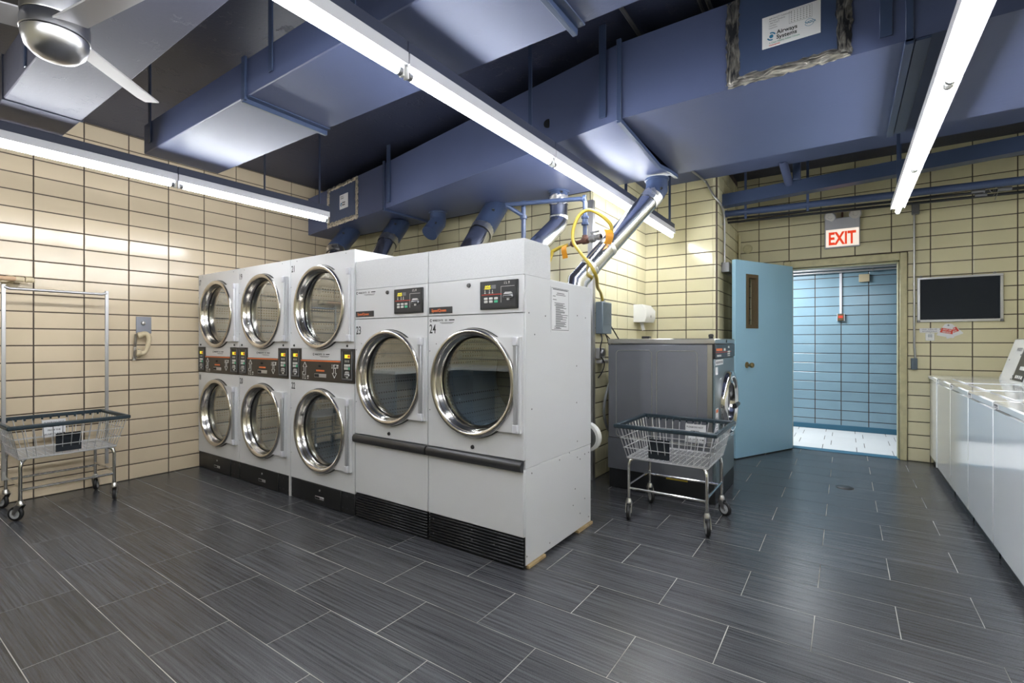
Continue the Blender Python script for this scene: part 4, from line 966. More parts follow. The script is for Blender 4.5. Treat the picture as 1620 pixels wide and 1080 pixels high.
# ------------------------------------------------------------------ wall gear between dryer 24 and the washer
o = MB().prism([(-.04,-.004),(.004,-.004),(.004,.04),(.0105,.04),(.0105,-.0105),(-.04,-.0105)], (IX,BY,0), X, Y, 2.55).bld('corner_guard', M['conduit']); tag(o, 'grey metal corner guard on the wall edge behind dryer 24', 'corner guard')
t = thing('louvred_box', 'grey louvred electrical box on the wall where the yellow hose ends', 'box', (-1.86,4.18,1.47))
MB().box(IX+.008, -1.82, 4.09, 4.30, 1.33, 1.625, .006).bld('case', M['box_grey'], t)
for k in range(16): MB().box(-1.822, -1.815, 4.105, 4.285, 1.42+k*.0125, 1.42+k*.0125+.006, .001).bld('louvre', M['box_grey'], t)
MB().cyl((-1.845,4.15,1.625),(-1.845,4.15,1.645), .02, 12).bld('cable_gland', M['iron'], t)
t = thing('junction_box', 'small open metal junction box with wires under the louvred box', 'box', (-1.87,4.18,1.15))
MB().box(IX+.008, -1.85, 4.09, 4.21, 1.10, 1.20, .004).bld('case', M['conduit'], t)
MB().box(IX+.008, -1.83, 4.10, 4.24, 1.06, 1.09, .003).bld('bracket', M['conduit'], t)
MB().lathe([(0,.02),(.03,.018),(.035,0)], (-1.85,4.15,1.155), (1,0,0), 14).bld('knockout', M['iron'], t)
for i, P in enumerate(([(-1.85,4.12,1.33),(-1.83,4.10,1.28),(-1.84,4.09,1.22),(-1.85,4.11,1.17)], [(-1.85,4.22,1.33),(-1.83,4.30,1.27),(-1.84,4.36,1.20),(-1.85,4.33,1.19),(-1.84,4.25,1.28),(-1.84,4.2,1.33)], [(-1.84,4.29,1.43),(-1.84,4.40,1.36),(-1.83,4.52,1.27),(-1.80,4.58,1.22)], [(-1.84,4.10,1.12),(-1.82,4.13,1.06),(-1.83,4.10,.98),(-1.85,4.06,.93)])):
    o = MB().tube(smooth_path(P), .006, 6).bld('cable', M['rubber'], None, 60)
    tag(o, ['black cable joining the louvred box to the junction box', 'black cable looped under the louvred box', 'black cable sloping from the louvred box to the washer', 'black cable hanging below the junction box'][i], 'cable')
t = thing('valve_plate', 'beige water valve plate on the wall behind the grey washer', 'valve', (-1.88,4.5,1.08))
MB().box(IX+.008, IX+.016, 4.40, 4.62, 1.03, 1.13, .002).bld('plate', M['beige_plastic'], t)
MB().cyl((IX+.012,4.58,1.08),(IX+.06,4.58,1.08), .018, 10).lathe([(0,0),(.03,.002),(.03,.014),(0,.016)], (IX+.06,4.58,1.08), (1,0,0), 8).bld('tap', M['black'], t)
t = thing('standpipe', 'black standpipe with a tap behind the grey washer', 'pipe', (-1.85,4.46,.3))
MB().cyl((-1.86,4.46,.38),(-1.86,4.46,.86), .02, 10).bld('pipe', M['black'], t); MB().lathe([(.02,0),(.03,.01),(.03,.05),(.02,.06)], (-1.86,4.46,.78), (0,0,1), 10).cyl((-1.86,4.46,.82),(-1.80,4.46,.79),.012,8).bld('tap', M['bronze'], t)
for i, P in enumerate(([(-1.70,4.62,1.20),(-1.76,4.58,1.19),(-1.83,4.46,1.12),(-1.85,4.36,1.0),(-1.84,4.34,.80),(-1.83,4.42,.66),(-1.76,4.56,.60),(-1.70,4.6,.60)],
                       [(-1.70,4.62,1.23),(-1.78,4.55,1.21),(-1.84,4.44,1.12),(-1.85,4.40,.95),(-1.83,4.46,.82),(-1.78,4.55,.70),(-1.70,4.6,.68)],
                       [(-1.84,4.46,.84),(-1.84,4.40,.90),(-1.84,4.30,.87),(-1.84,4.19,.72),(-1.84,4.17,.58),(-1.83,4.25,.43),(-1.80,4.42,.365),(-1.72,4.5,.36)])):
    o = MB().tube(smooth_path(P), .013, 8).bld('water_hose', M['grey_hose'], None, 60)
    tag(o, ['outer of two dark hoses arching behind the grey washer', 'inner of two dark hoses arching behind the grey washer', 'dark hose bulging lowest and farthest left beside the grey washer'][i], 'hose')
# paper towel dispenser on the wall near the inner corner
t = thing('towel_dispenser', 'white paper towel dispenser on the tiled wall above the grey washer', 'dispenser', (-1.83,5.2,1.56))
MB().add([(IX+.008,5.06,1.47),(IX+.13,5.06,1.47),(IX+.15,5.06,1.52),(IX+.15,5.06,1.60),(IX+.10,5.06,1.66),(IX+.008,5.06,1.66),(IX+.008,5.36,1.47),(IX+.13,5.36,1.47),(IX+.15,5.36,1.52),(IX+.15,5.36,1.60),(IX+.10,5.36,1.66),(IX+.008,5.36,1.66)],
         [(0,1,2,3,4,5),(11,10,9,8,7,6)]+[(i,(i+1)%6,6+(i+1)%6,6+i) for i in range(6)]).bld('cover', M['white_plastic'], t)
MB().box(IX+.148, IX+.152, 5.20, 5.215, 1.52, 1.545).bld('lock_slot', M['iron'], t)
MB().add([(IX+.05,5.13,1.47),(IX+.052,5.24,1.47),(IX+.07,5.24,1.39),(IX+.068,5.16,1.38),(IX+.053,5.13,1.47),(IX+.055,5.24,1.47),(IX+.073,5.24,1.39),(IX+.071,5.16,1.38)], [(0,1,2,3),(7,6,5,4),(0,4,5,1),(1,5,6,2),(2,6,7,3),(3,7,4,0)]).bld('paper_towel', M['paper'], t)

# ------------------------------------------------------------------ grey front-load washer
t = thing('front_load_washer', 'grey steel front-load washer with a porthole, beside the blue door', 'washer', (-1.26,4.32,0))
wx0, wx1, wy0, wy1 = -1.70, -.825, 3.935, 4.72
MB().box(wx0, wx1-.02, wy0, wy1, .43, 1.238, .008).bld('cabinet', M['brushed'], t)
MB().box(wx0, wx1+.002, wy0-.004, wy1, 1.24, 1.283, .006).bld('top_trim', M['steel_trim'], t)
MB().box(wx0, wx1-.02, wy0, wy1, .168, .43).bld('lower_cabinet', M['brushed'], t)
# embossed panels on the side
for a, b in ((-1.625,-1.315),(-1.275,-.955)):
    e = MB(); z0, z1 = .45, 1.185; rr = .03; P = []
    for cx_, cz_, A in ((b-rr, z1-rr, 0), (a+rr, z1-rr, 90), (a+rr, z0+rr, 180), (b-rr, z0+rr, 270)):
        for k in range(5): q_ = math.radians(A+22.5*k); P.append((cx_+rr*math.cos(q_), wy0-.0005, cz_+rr*math.sin(q_)))
    e.tube(P, .0035, 5, closed=True); e.bld('embossed_line', M['steel_trim'], t)
MB().box(wx1-.055, wx1-.018, wy0-.003, wy0+.001, .45, 1.235).bld('edge_strip', M['steel_trim'], t)
MB().box(wx1-.02, wx1, wy0+.004, wy1-.002, .42, 1.125, .006).bld('front_panel', M['grey_cabinet'], t)
cp = MB().box(wx1-.02, wx1+.004, wy0+.004, wy1-.002, 1.128, 1.238, .003).bld('control_panel', M['black'], t)
xq = wx1+.0042
MB().box(xq, xq+.0006, wy0+.03, wy0+.25, 1.185, 1.205).bld('orange_badge', M['print_orange'], cp)
MB().box(xq, xq+.0006, wy0+.01, wy0+.62, 1.172, 1.176).bld('red_line', M['print_red'], cp)
mb = MB().box(xq, xq+.0006, wy0+.31, wy0+.38, 1.185, 1.205)
for k in range(4): mb.box(xq, xq+.0006, wy0+.06+.04*k, wy0+.085+.04*k, 1.14, 1.155)
for k in range(3):
    for j in range(2): mb.box(xq, xq+.003, wy0+.46+.05*j, wy0+.50+.05*j, 1.135+.017*k, 1.147+.017*k, .001)
mb.box(xq, xq+.0006, wy0+.48, wy0+.54, 1.205, 1.222); mb.bld('panel_print', M['print_white'], cp)
MB().lathe([(0,.006),(.012,.005),(.014,0)], (wx1+.001, 4.36, 1.262), (1,0,0), 12).bld('lock', M['black'], t)
pc = (wx1, 4.375, .755)
dr = MB().lathe([(.262,0),(.262,.03),(.25,.05),(.235,.055),(.215,.05),(.205,.035),(.19,.03),(.175,.045),(.16,.04),(.15,.0),(.145,-.018)], pc, (1,0,0), 48).bld('porthole_ring', M['chrome'], t, 50)
MB().lathe([(0,.012),(.152,.0)], pc, (1,0,0), 40).bld('porthole_glass', M['black'], dr)
MB().tube([(wx1+.05,4.36,.72),(wx1+.07,4.36,.725),(wx1+.07,4.50,.73)], .018, 8).bld('door_handle', M['black'], dr)
mb = MB().box(wx1, wx1+.001, wy0+.02, wy0+.30, 1.075, 1.115).box(wx1, wx1+.001, wy0+.02, wy0+.10, 1.0, 1.06)
mb.bld('label_sticker', M['paper'], t)
s_ = MB().box(wx1, wx1+.001, wy0+.03, wy0+.12, .47, .74).bld('warning_label', M['paper'], t); MB().box(wx1+.001, wx1+.0016, wy0+.04, wy0+.11, .705, .73).bld('warning_mark', M['print_orange'], s_)
tx = MB()
for k in range(9): tx.box(wx1+.001, wx1+.0014, wy0+.045, wy0+.105-.01*(k % 3), .50+k*.02, .507+k*.02)
for k in range(5): tx.box(wx1+.001, wx1+.0014, wy0+.04+k*.05, wy0+.075+k*.05, 1.085, 1.105)
tx.bld('label_print', M['print_grey'], t)
MB().box(wx0+.005, wx1, wy0+.012, wy1-.02, .0, .166, .004).bld('plinth', M['black_satin'], t)
MB().box(wx1-.2, wx1+.006, wy0+.02, wy1-.05, .15, .425, .006).bld('lower_panel', M['grey_cabinet'], t)
MB().box(-1.20, -1.03, wy0+.008, wy0+.012, .145, .163).bld('yellow_label', M['yellow_hose'], t)
MB().box(-1.66, -1.58, 4.66, 4.715, 1.283, 1.312, .004).bld('vacuum_breaker', M['black'], t)
MB().lathe([(.02,0),(.02,.02),(.024,.022),(.022,.04),(.01,.046),(0,.046)], (-1.01,4.66,1.283), (0,0,1), 14).bld('knob', M['black'], t)

# ------------------------------------------------------------------ laundry carts
def leg_pts(sx, sy): return [(sx*.235, sy*.20, .425),(sx*.258, sy*.222, .41),(sx*.265, sy*.225, .375),(sx*.265, sy*.225, .135)]
def cart(name, label, loc, rotz, post, yaw):
    t = thing(name, label, 'cart', loc, 'wire laundry carts', world=False, rotz=rotz)
    ZT, ZB = .655, .432
    tx_, ty_, bx_, by_ = .325, .295, .272, .235
    def wall_pt(side, s_, z):
        k = (z-ZB)/(ZT-ZB); hx = bx_+(tx_-bx_)*k; hy = by_+(ty_-by_)*k
        return {'f': (s_*hx, -hy, z), 'b': (s_*hx, hy, z), 'l': (-hx, s_*hy, z), 'r': (hx, s_*hy, z)}[side]
    for side, n in (('f', 12), ('b', 12), ('l', 10), ('r', 10)):
        mb = MB()
        for i in range(n+1):
            s_ = -1+2*i/n; mb.tube([wall_pt(side, s_, ZB), wall_pt(side, s_, ZT)], .0026, 4, caps=False)
        for z in (ZB+.005, ZB+.075, ZB+.145): mb.tube([wall_pt(side, -1.02, z), wall_pt(side, 1.02, z)], .0034, 4, caps=False)
        mb.bld('basket_side', M['wire'], t, smooth=60)
    mb = MB()
    for i in range(17): s_ = -1+2*i/16; mb.tube([(s_*bx_, -by_, ZB),(s_*bx_, by_, ZB)], .0026, 4, caps=False)
    for i in range(15): s_ = -1+2*i/14; mb.tube([(-bx_, s_*by_, ZB+.003),(bx_, s_*by_, ZB+.003)], .0026, 4, caps=False)
    mb.tube([(-bx_,-by_,ZB-.003),(bx_,-by_,ZB-.003),(bx_,by_,ZB-.003),(-bx_,by_,ZB-.003)], .004, 6, closed=True)
    mb.bld('basket_floor', M['wire'], t, smooth=60)
    # bumper rim
    mb = MB(); hx, hy = tx_+.008, ty_+.008
    mb.box(-hx-.014, hx+.014, -hy-.014, -hy+.014, ZT-.006, ZT+.022, .006).box(-hx-.014, hx+.014, hy-.014, hy+.014, ZT-.006, ZT+.022, .006).box(-hx-.014, -hx+.014, -hy+.014, hy-.014, ZT-.006, ZT+.022, .006).box(hx-.014, hx+.014, -hy+.014, hy-.014, ZT-.006, ZT+.022, .006)
    rim = mb.bld('bumper_rim', M['rim_plastic'], t)
    mb = MB()
    for i in range(13):
        xx = -.30+.05*i
        mb.box(xx-.006, xx+.006, hy-.016, hy-.006, ZT-.018, ZT+.004, .002)
    mb.bld('rim_clips', M['rim_plastic'], rim, kind='stuff')
    # signs
    s1 = MB().box(-.055 if post else .0, .085 if post else .15, by_+.025, by_+.027, ZB+.06, ZB+.20).bld('sign', M['paper'], t)
    sx0 = -.055 if post else .0
    # text faces the front (-y)
    tt = MB()
    for i, ln in enumerate(('PLEASE DO NOT', 'REMOVE', 'FROM THE', 'LAUNDRY ROOM')): tt.text(ln, (sx0+.07, by_+.0245, ZB+.172-i*.031), X, Z, .0125, .92, align='CENTER', bold=.01)
    tt.bld('sign_lettering', M['print_black'], s1)
    kx = -.085 if post else -.115
    fy = -(by_+.028)
    MB().box(kx, kx+.145, fy+.012, fy+.016, ZB+.02, ZB+.155, .001).bld('black_plate', M['felt'], t)
    for sx in (-1, 1):
        for sy in (-1, 1):
            MB().tube(leg_pts(sx, sy), .0115, 10).bld('leg', M['chrome'], t, 60)
    for sy in (-1, 1): MB().cyl((-.265, sy*.225, .215), (.265, sy*.225, .215), .009, 8).bld('stretcher', M['chrome'], t)
    for sx in (-1, 1): MB().cyl((sx*.265, -.225, .235), (sx*.265, .225, .235), .009, 8).bld('stretcher', M['chrome'], t)
    for i, (sx, sy) in enumerate(((-1,-1),(1,-1),(-1,1),(1,1))):
        a = yaw[i]; R = Matrix.Rotation(a, 4, 'Z'); c = Vector((sx*.265, sy*.225, 0)); off = R @ Vector((.03, 0, 0)); side = R @ Vector((0,1,0)); fw = R @ Vector((1,0,0))
        mb = MB().lathe([(0,.142),(.014,.142),(.019,.13),(.024,.118),(.024,.11),(0,.108)], c, (0,0,1), 14)
        for s2 in (-1, 1):
            A = c+side*(.018*s2)+Z*.11; B = c+off+side*(.018*s2)+Z*.05
            P = [A-fw*.024, A+fw*.022, B+fw*.012, B-fw*.012]
            mb.add([p for p in P]+[p+side*.003*s2 for p in P], [(0,1,2,3),(7,6,5,4),(0,4,5,1),(1,5,6,2),(2,6,7,3),(3,7,4,0)])
        cs = mb.bld('caster', M['steel_trim'], t)
        w0 = c+off+Z*.051
        MB().lathe([(.034,-.011),(.046,-.012),(.051,-.006),(.051,.006),(.046,.012),(.034,.011)], w0, side, 24).bld('tyre', M['rubber'], cs, 60)
        MB().lathe([(0,-.013),(.012,-.0135),(.016,-.010),(.034,-.0115),(.035,-.009),(.035,.009),(.034,.0115),(.016,.010),(.012,.0135),(0,.013)], w0, side, 20).bld('hub', M['grey_plastic'], cs, 40)
    if post:
        mb = MB()
        for sx in (-.282, .333): mb.box(sx-.012, sx+.012, .19-.007, .19+.007, .22, 1.69, .002)
        mb.bld('rack_post', M['conduit'], t)
        mb = MB().tube([(-.28,.19,1.672),(-.25,.19,1.66),(.30,.19,1.66),(.33,.19,1.672)], .011, 10); mb.bld('hanging_rail', M['conduit'], t, 60)
    return t
cart('laundry_cart', 'chrome wire laundry cart with a tall garment rack, against the beige left wall', (-5.0,1.10,0), PI/2, True, [2.2,1.2,2.0,1.1])
cart('laundry_cart', 'chrome wire laundry cart without rack, in front of the grey washer', (-1.01,3.545,0), 0, False, [-1.3,-1.2,-.9,-.5])

# ------------------------------------------------------------------ row of white top-load washers at right
WX = .708
spots = [(6.02, 'farthest white top-load washer in the right row, with its console in view'), (5.318, 'second farthest white top-load washer in the right row'), (4.616, 'middle white top-load washer in the right row'), (3.914, 'second nearest white top-load washer in the right row'), (3.212, 'nearest white top-load washer, at the right edge of the picture')]
def washer():
    t = thing('top_load_washer', 'x', 'washer', (0,0,0), 'white top-load washers', world=False)
    # local: front at x=0 facing -x, y from -.70 to 0
    MB().box(0.004, .66, -.698, -.004, .075, .868, .006).bld('cabinet', M['white_gloss'], t)
    MB().box(0.0, .006, -.694, -.010, .078, .866, .004).bld('front_panel', M['white_gloss'], t)
    tp = MB().box(-.002, .67, -.699, -.003, .870, .914, .008).bld('washer_top', M['white_gloss'], t)
    MB().box(.10, .52, -.64, -.06, .914, .922, .006).bld('lid', M['white_gloss'], t)
    l = MB().box(-.0032, -.002, -.135, -.03, .876, .906).bld('brand_label', M['paper'], t)
    mb = MB()
    for i in range(5): mb.box(-.0038, -.0032, -.05-.017*i, -.038-.017*i, .890, .902)
    mb.box(-.0038, -.0032, -.125, -.05, .881, .885); mb.bld('label_print', M['print_grey'], l)
    MB().box(.03, .64, -.68, -.02, .0, .08).bld('toe_space', M['black_satin'], t)
    c = MB().prism([(.415,.914),(.67,.914),(.67,1.285),(.535,1.285),(.52,1.275)], (0,-.005,0), X, Z, .69).bld('console', M['white_gloss'], t)
    # control face lies on the slope (.415,.914)-(.52,1.275)
    sv = Vector((.105,0,.361)).normalized(); nv = Vector((-.361,0,.105)).normalized(); o_ = Vector((.415,-.69,.914))+nv*.0005
    MB().prism([(.03,.02),(.36,.02),(.36,.33),(.03,.33)], o_, Y, sv, .004).bld('control_panel', M['black'], c) if False else None
    m2 = MB()
    def qd(mb_, a0, a1, b0, b1, h_): mb_.add([o_+Y*a+sv*b+nv*k for k in (0, h_) for a, b in ((a0,b0),(a1,b0),(a1,b1),(a0,b1))], [(0,3,2,1),(4,5,6,7),(0,1,5,4),(1,2,6,5),(2,3,7,6),(3,0,4,7)]); return mb_
    qd(m2, .02, .30, .03, .30, .004); cp_ = m2.bld('control_panel', M['black'], c)
    q2 = MB()
    for k in range(4): qd(q2, .05+.05*k, .08+.05*k, .05, .075, .006)
    qd(q2, .05, .2, .12, .15, .005); q2.bld('buttons', M['print_white'], cp_)
    q3 = MB()
    for a, b in ((.32,.06),(.34,.03),(.60,.19),(.33,.24)): qd(q3, a, a+.012, b, b+.008, .003)
    q3.bld('screws', M['dark_metal'], c, kind='stuff')
    q4 = MB(); q4.text('WASCO', o_+Y*.50+sv*.275+nv*.001, -Y, sv, .03, .9); q4.bld('console_logo', M['print_grey'], c)
    qd(MB(), .665, .685, .02, .06, .002).bld('corner_cap', M['grey_plastic'], c)
    return t
wsh = washer()
def copy_tree(o, parent=None):
    c = o.copy(); C.objects.link(c); c.parent = parent
    for ch in list(o.children): copy_tree(ch, c)
    return c
for i, (y_, lb) in enumerate(spots):
    o = wsh if i == 0 else copy_tree(wsh)
    o.location = (WX, y_, 0); o['label'] = lb; o['category'] = 'washer'; o['group'] = 'white top-load washers'
t = thing('end_cabinet', 'glossy white end cabinet between the last washer and the rear wall', 'cabinet', (WX+.3,6.3,0))
MB().box(WX+.012, WX+.66, 6.045, DY-.012, .08, .872, .005).bld('cabinet', M['white_gloss'], t)
MB().box(WX-.002, WX+.67, 6.042, DY-.010, .874, .912, .006).bld('cabinet_top', M['white_gloss'], t)
MB().box(WX+.04, WX+.64, 6.06, DY-.02, 0, .08).bld('toe_space', M['black_satin'], t)
MB().box(WX-.006, WX+.05, 6.022, 6.042, .07, .905, .003).bld('end_strip', M['white_gloss'], t)
# back row of the same washers would be out of frame; the folding counter is seen only as a reflection in the dryer doors
t = thing('folding_counter', 'pale folding counter along the left wall nearer the camera, seen reflected in dryer 23', 'counter', (-5.06,-.7,0))
MB().box(LX+.01, -4.78, -1.68, .22, .83, .88, .006).bld('counter_top', M['white_plastic'], t)
for yy in (-1.5, -.6, .15): MB().box(-5.30, -4.85, yy-.02, yy+.02, 0, .83).bld('leg', M['conduit'], t)
t = thing('folding_counter', 'pale folding counter on the wall opposite the dryers, seen reflected in dryer 24', 'counter', (-3.4,-1.4,0))
MB().box(-4.76, -2.0, FY+.01, FY+.62, .83, .88, .006).bld('counter_top', M['white_plastic'], t)
for xx in (-4.6, -3.4, -2.05): MB().box(xx-.02, xx+.02, FY+.05, FY+.58, 0, .83).bld('leg', M['conduit'], t)

# ------------------------------------------------------------------ blue door standing open
A = Vector((-.964,5.597,0)); B = Vector((-.511,6.536,0)); du = (B-A).normalized(); dn = Vector((du.y,-du.x,0))   # dn faces the camera side
WD = (B-A).length
def on_door(a, b, c): return A+du*a+Z*b+dn*c
def dbox(mb, a0, a1, b0, b1, c0, c1):
    vs = [on_door(a,b,c) for a in (a0,a1) for b in (b0,b1) for c in (c0,c1)]
    return mb.add(vs, [(0,1,3,2),(4,6,7,5),(0,4,5,1),(2,3,7,6),(0,2,6,4),(1,5,7,3)])
wz0, wz1, wa0, wa1 = 1.415, 1.98, .185, .365
mb = MB(); dbox(mb, 0, WD, .012, wz0, -.044, 0); dbox(mb, 0, WD, wz1, 2.137, -.044, 0); dbox(mb, 0, wa0, wz0, wz1, -.044, 0); dbox(mb, wa1, WD, wz0, wz1, -.044, 0)
dl = mb.bld('door_1', M['door_blue'], None, 30); dl['kind'] = 'structure'
dbox(MB(), -.0015, .0, .013, 2.136, -.043, -.001).bld('door_edge', M['door_edge'], dl)
f_ = MB(); g = .028
for a0, a1, b0, b1 in ((wa0-.012, wa1+.012, wz0-.012, wz0+g), (wa0-.012, wa1+.012, wz1-g, wz1+.012), (wa0-.012, wa0+g, wz0+g, wz1-g), (wa1-g, wa1+.012, wz0+g, wz1-g)): dbox(f_, a0, a1, b0, b1, -.05, .010)
fr = f_.bld('vision_frame', M['bronze'], dl)
dbox(MB(), wa0+g, wa1-g, wz0+g, wz1-g, -.024, -.018).bld('pane', M['glass'], dl)
kb = MB().lathe([(0,0),(.034,0),(.034,.004),(.026,.009),(.013,.012),(.013,.035),(.024,.042),(.029,.055),(.027,.07),(.018,.076),(0,.077)], on_door(.19, 1.005, 0), dn, 20).bld('door_knob', M['brass'], dl, 40)
for zz in (.25, 1.07, 1.9): MB().cyl(on_door(WD+.006, zz-.05, -.006), on_door(WD+.006, zz+.05, -.006), .008, 8).bld('hinge', M['frame_cream'], dl)

# ------------------------------------------------------------------ pipes over the doorway
o = MB().tube([(PX-.01, 5.71, 2.80),(0.1, 5.71, 2.845),(2.0, 5.71, 2.92)], .09, 4).bld('box_beam', M['navy_pipe']); tag(o, 'square flaky navy duct running across above the doorway', 'duct')
t = thing('navy_pipe', 'round navy pipe running across above the exit sign', 'pipe', (0,5.82,2.65))
MB().tube([(PX-.01, 5.83, 2.69),(2.0, 5.83, 2.605)], .034, 16).bld('pipe', M['navy_pipe'], t, 60)
MB().lathe([(.034,0),(.040,.002),(.040,.03),(.034,.032)], (PX+.0, 5.83, 2.69), (1,0,-.027), 16).bld('wall_collar', M['navy_pipe'], t)
for k, (dz, yy) in enumerate(((-.0, 5.93),(-.028, 5.97))):
    o = MB().tube([(PX-.01, yy, 2.65+dz),(2.0, yy, 2.565+dz)], .013, 8).bld('black_conduit', M['black_satin']); tag(o, ['upper of two thin black conduits under the navy pipe', 'lower of two thin black conduits under the navy pipe'][k], 'conduit')
t = thing('pipe_coupling', 'steel couplings with a tied wire on the black conduits at upper right', 'coupling', (1.0,5.95,2.60))
for P in ([(.93,5.93,2.602),(1.02,5.93,2.598)], [(1.10,5.93,2.595),(1.19,5.93,2.591)], [(.96,5.97,2.575),(1.04,5.97,2.571)]): MB().tube(P, .018, 8).bld('sleeve', M['iron'], t)
MB().tube([(1.04,5.91,2.61),(1.06,5.90,2.57),(1.09,5.90,2.62),(1.07,5.90,2.54),(1.10,5.90,2.58),(1.08,5.90,2.50)], .004, 5).bld('tie_wire', M['steel_trim'], t)
for xx in (-.9, -.32, .42):
    o = MB().box(xx-.012, xx+.012, 5.80, 5.806, 2.6, 3.26).bld('pipe_hanger', M['navy_pipe']); tag(o, {-.9:'left pipe hanger above the blue door', -.32:'middle pipe hanger above the exit sign', .42:'right pipe hanger left of the ceiling light end'}[xx], 'hanger')
t = thing('pipe_sleeve', 'short slanted blue-grey pipe stub with a wire loop, hanging above the doorway', 'pipe', (-.5,5.5,2.9))
MB().tube([(-.505,5.36,3.02),(-.475,5.66,2.87)], .038, 16).bld('stub', M['navy'], t, 60)
P = [(-.475+.055*math.cos(a)+.0, 5.67, 2.84+.075*math.sin(a)) for a in [math.radians(60-30*k) for k in range(10)]]
MB().tube(P, .004, 6).bld('wire_loop', M['white_plastic'], t)
MB().box(-.44, -.37, 5.60, 5.68, 2.88, 3.26, .006).bld('bracket', M['navy_pipe'], t)
# conduit along the pillar to the box behind the door
t = thing('wall_conduit', 'thin steel conduit bending down the rounded pillar corner to a small box', 'conduit', (-1.1,5.6,2.2))
MB().tube(smooth_path([(-1.28,5.05,2.985),(-1.24,5.40,2.975),(-1.215,5.425,2.94),(-1.16,5.43,2.82),(-1.10,5.46,2.73),(-1.090,5.62,2.66),(-1.092,5.68,2.5),(-1.092,5.68,2.12)], 3), .011, 8).bld('conduit', M['conduit'], t, 60)
MB().box(-1.116, -1.09, 5.64, 5.72, 2.53, 2.545).bld('clip', M['conduit'], t)
MB().box(PX+.008, -1.03, 5.60, 5.78, 2.01, 2.115, .004).bld('box', M['iron'], t); MB().box(-1.0302, -1.0285, 5.61, 5.77, 2.02, 2.105).bld('box_cover', M['iron'], t)
MB().box(PX+.008, -1.02, 5.80, 5.98, 2.01, 2.115, .004).bld('box', M['conduit'], t)
o = MB().cyl((-1.085,6.55,2.60),(-1.085,6.55,2.22), .016, 10).lathe([(.016,0),(.03,.004),(.03,.03),(.016,.034)], (-1.085,6.55,2.20), (0,0,1), 12).bld('corner_pipe', M['frame_cream']); tag(o, 'cream painted pipe in the corner above the blue door', 'pipe')
o = MB().lathe([(.014,.012),(.02,.014),(.05,.008),(.055,0)], (-1.0,DY-.008,2.405), (0,-1,0), 18).lathe([(0,.008),(.014,.010)], (-1.0,DY-.008,2.405), (0,-1,0), 12).bld('escutcheon', M['frame_cream']); tag(o, 'round cream patch with a hole on the wall above the blue door', 'cover')

# ------------------------------------------------------------------ rear wall: exit sign, boards, switch, conduit
t = thing('exit_sign', 'illuminated red and white exit sign with two emergency lamps above the doorway', 'sign', (-.035,6.55,2.5))
ex0, ex1, ez0, ez1, ey = -.196, .132, 2.312, 2.648, 6.545
MB().box(ex0, ex1, ey, DY-.009, ez0, ez1, .006).bld('case', M['exit_case'], t)
MB().box(ex0+.012, ex1-.010, ey-.002, ey+.001, ez0+.014, ez0+.208, .001).bld('face', M['exit_face'], t)
MB().text('EXIT', ((ex0+ex1)/2+.001, ey-.0022, ez0+.040), X, Z, .138, .64, .0008, 'CENTER', .03).bld('lettering', M['exit_red'], t)
for cx_, ax in ((ex0+.055, (-.35,-.75,-.55)), (ex1-.045, (.05,-.99,-.05))):
    ax = Vector(ax).normalized(); c = Vector((cx_, ey-.012, ez1+.018))
    l = MB().lathe([(0,-.05),(.03,-.046),(.052,-.02),(.058,.01),(.058,.018),(.052,.02)], c, ax, 24).bld('lamp_head', M['exit_case'], t, 40)
    MB().lathe([(0,.006),(.02,.008),(.024,.018),(.05,.017),(.054,.012)], c, ax, 24).bld('lamp_lens', M['lamp_glass'], l, 40)
MB().cyl((-.03,6.56,ez1),(-.03,6.56,2.72),.01,8).bld('feed_pipe', M['copper_pipe'], t)
t = thing('notice_board', 'black felt notice board in an aluminium frame on the rear wall', 'board', (.94,6.58,1.69))
b0, b1, bz0, bz1 = .617, 1.262, 1.46, 1.925
MB().box(b0+.02, b1-.02, DY-.026, DY-.009, bz0+.02, bz1-.02).bld('felt', M['felt'], t)
for a in ((b0, b1, bz0, bz0+.026), (b0, b1, bz1-.022, bz1), (b0, b0+.024, bz0+.026, bz1-.022), (b1-.024, b1, bz0+.026, bz1-.022)):
    MB().box(a[0], a[1], DY-.034, DY-.009, a[2], a[3], .003).bld('frame', M['alu'], t)
for xx in (b0, b1-.022): MB().box(xx-.002, xx+.024, DY-.037, DY-.009, bz0-.003, bz0+.02, .003).bld('corner_piece', M['iron'], t)
for xx in (b0+.03, b1-.06): MB().lathe([(.004,0),(.012,.002),(.012,.01),(.004,.012)], (xx, DY-.03, bz1+.008), (0,1,0), 12).bld('hanging_ring', M['iron'], t)
t = thing('wall_sign', 'small white sign reading light turns off automatically, under the notice board', 'sign', (.71,6.59,1.375))
MB().box(.637, .798, DY-.012, DY-.0085, 1.352, 1.398, .001).bld('plate', M['paper'], t)
MB().text('LIGHT TURNS OFF', (.717, DY-.0122, 1.379), X, Z, .0125, .80, align='CENTER').text('AUTOMATICALLY', (.717, DY-.0122, 1.359), X, Z, .0125, .80, align='CENTER').bld('lettering', M['print_black'], t)
t = thing('light_switch', 'white light switch with a grey sensor under the small sign', 'switch', (.72,6.59,1.315))
MB().box(.684, .756, DY-.014, DY-.0085, 1.268, 1.348, .002).bld('plate', M['white_plastic'], t); MB().box(.703, .737, DY-.018, DY-.014, 1.305, 1.335, .002).bld('sensor', M['grey_plastic'], t); MB().box(.703, .737, DY-.02, DY-.014, 1.282, 1.302, .002).bld('button', M['white_plastic'], t)
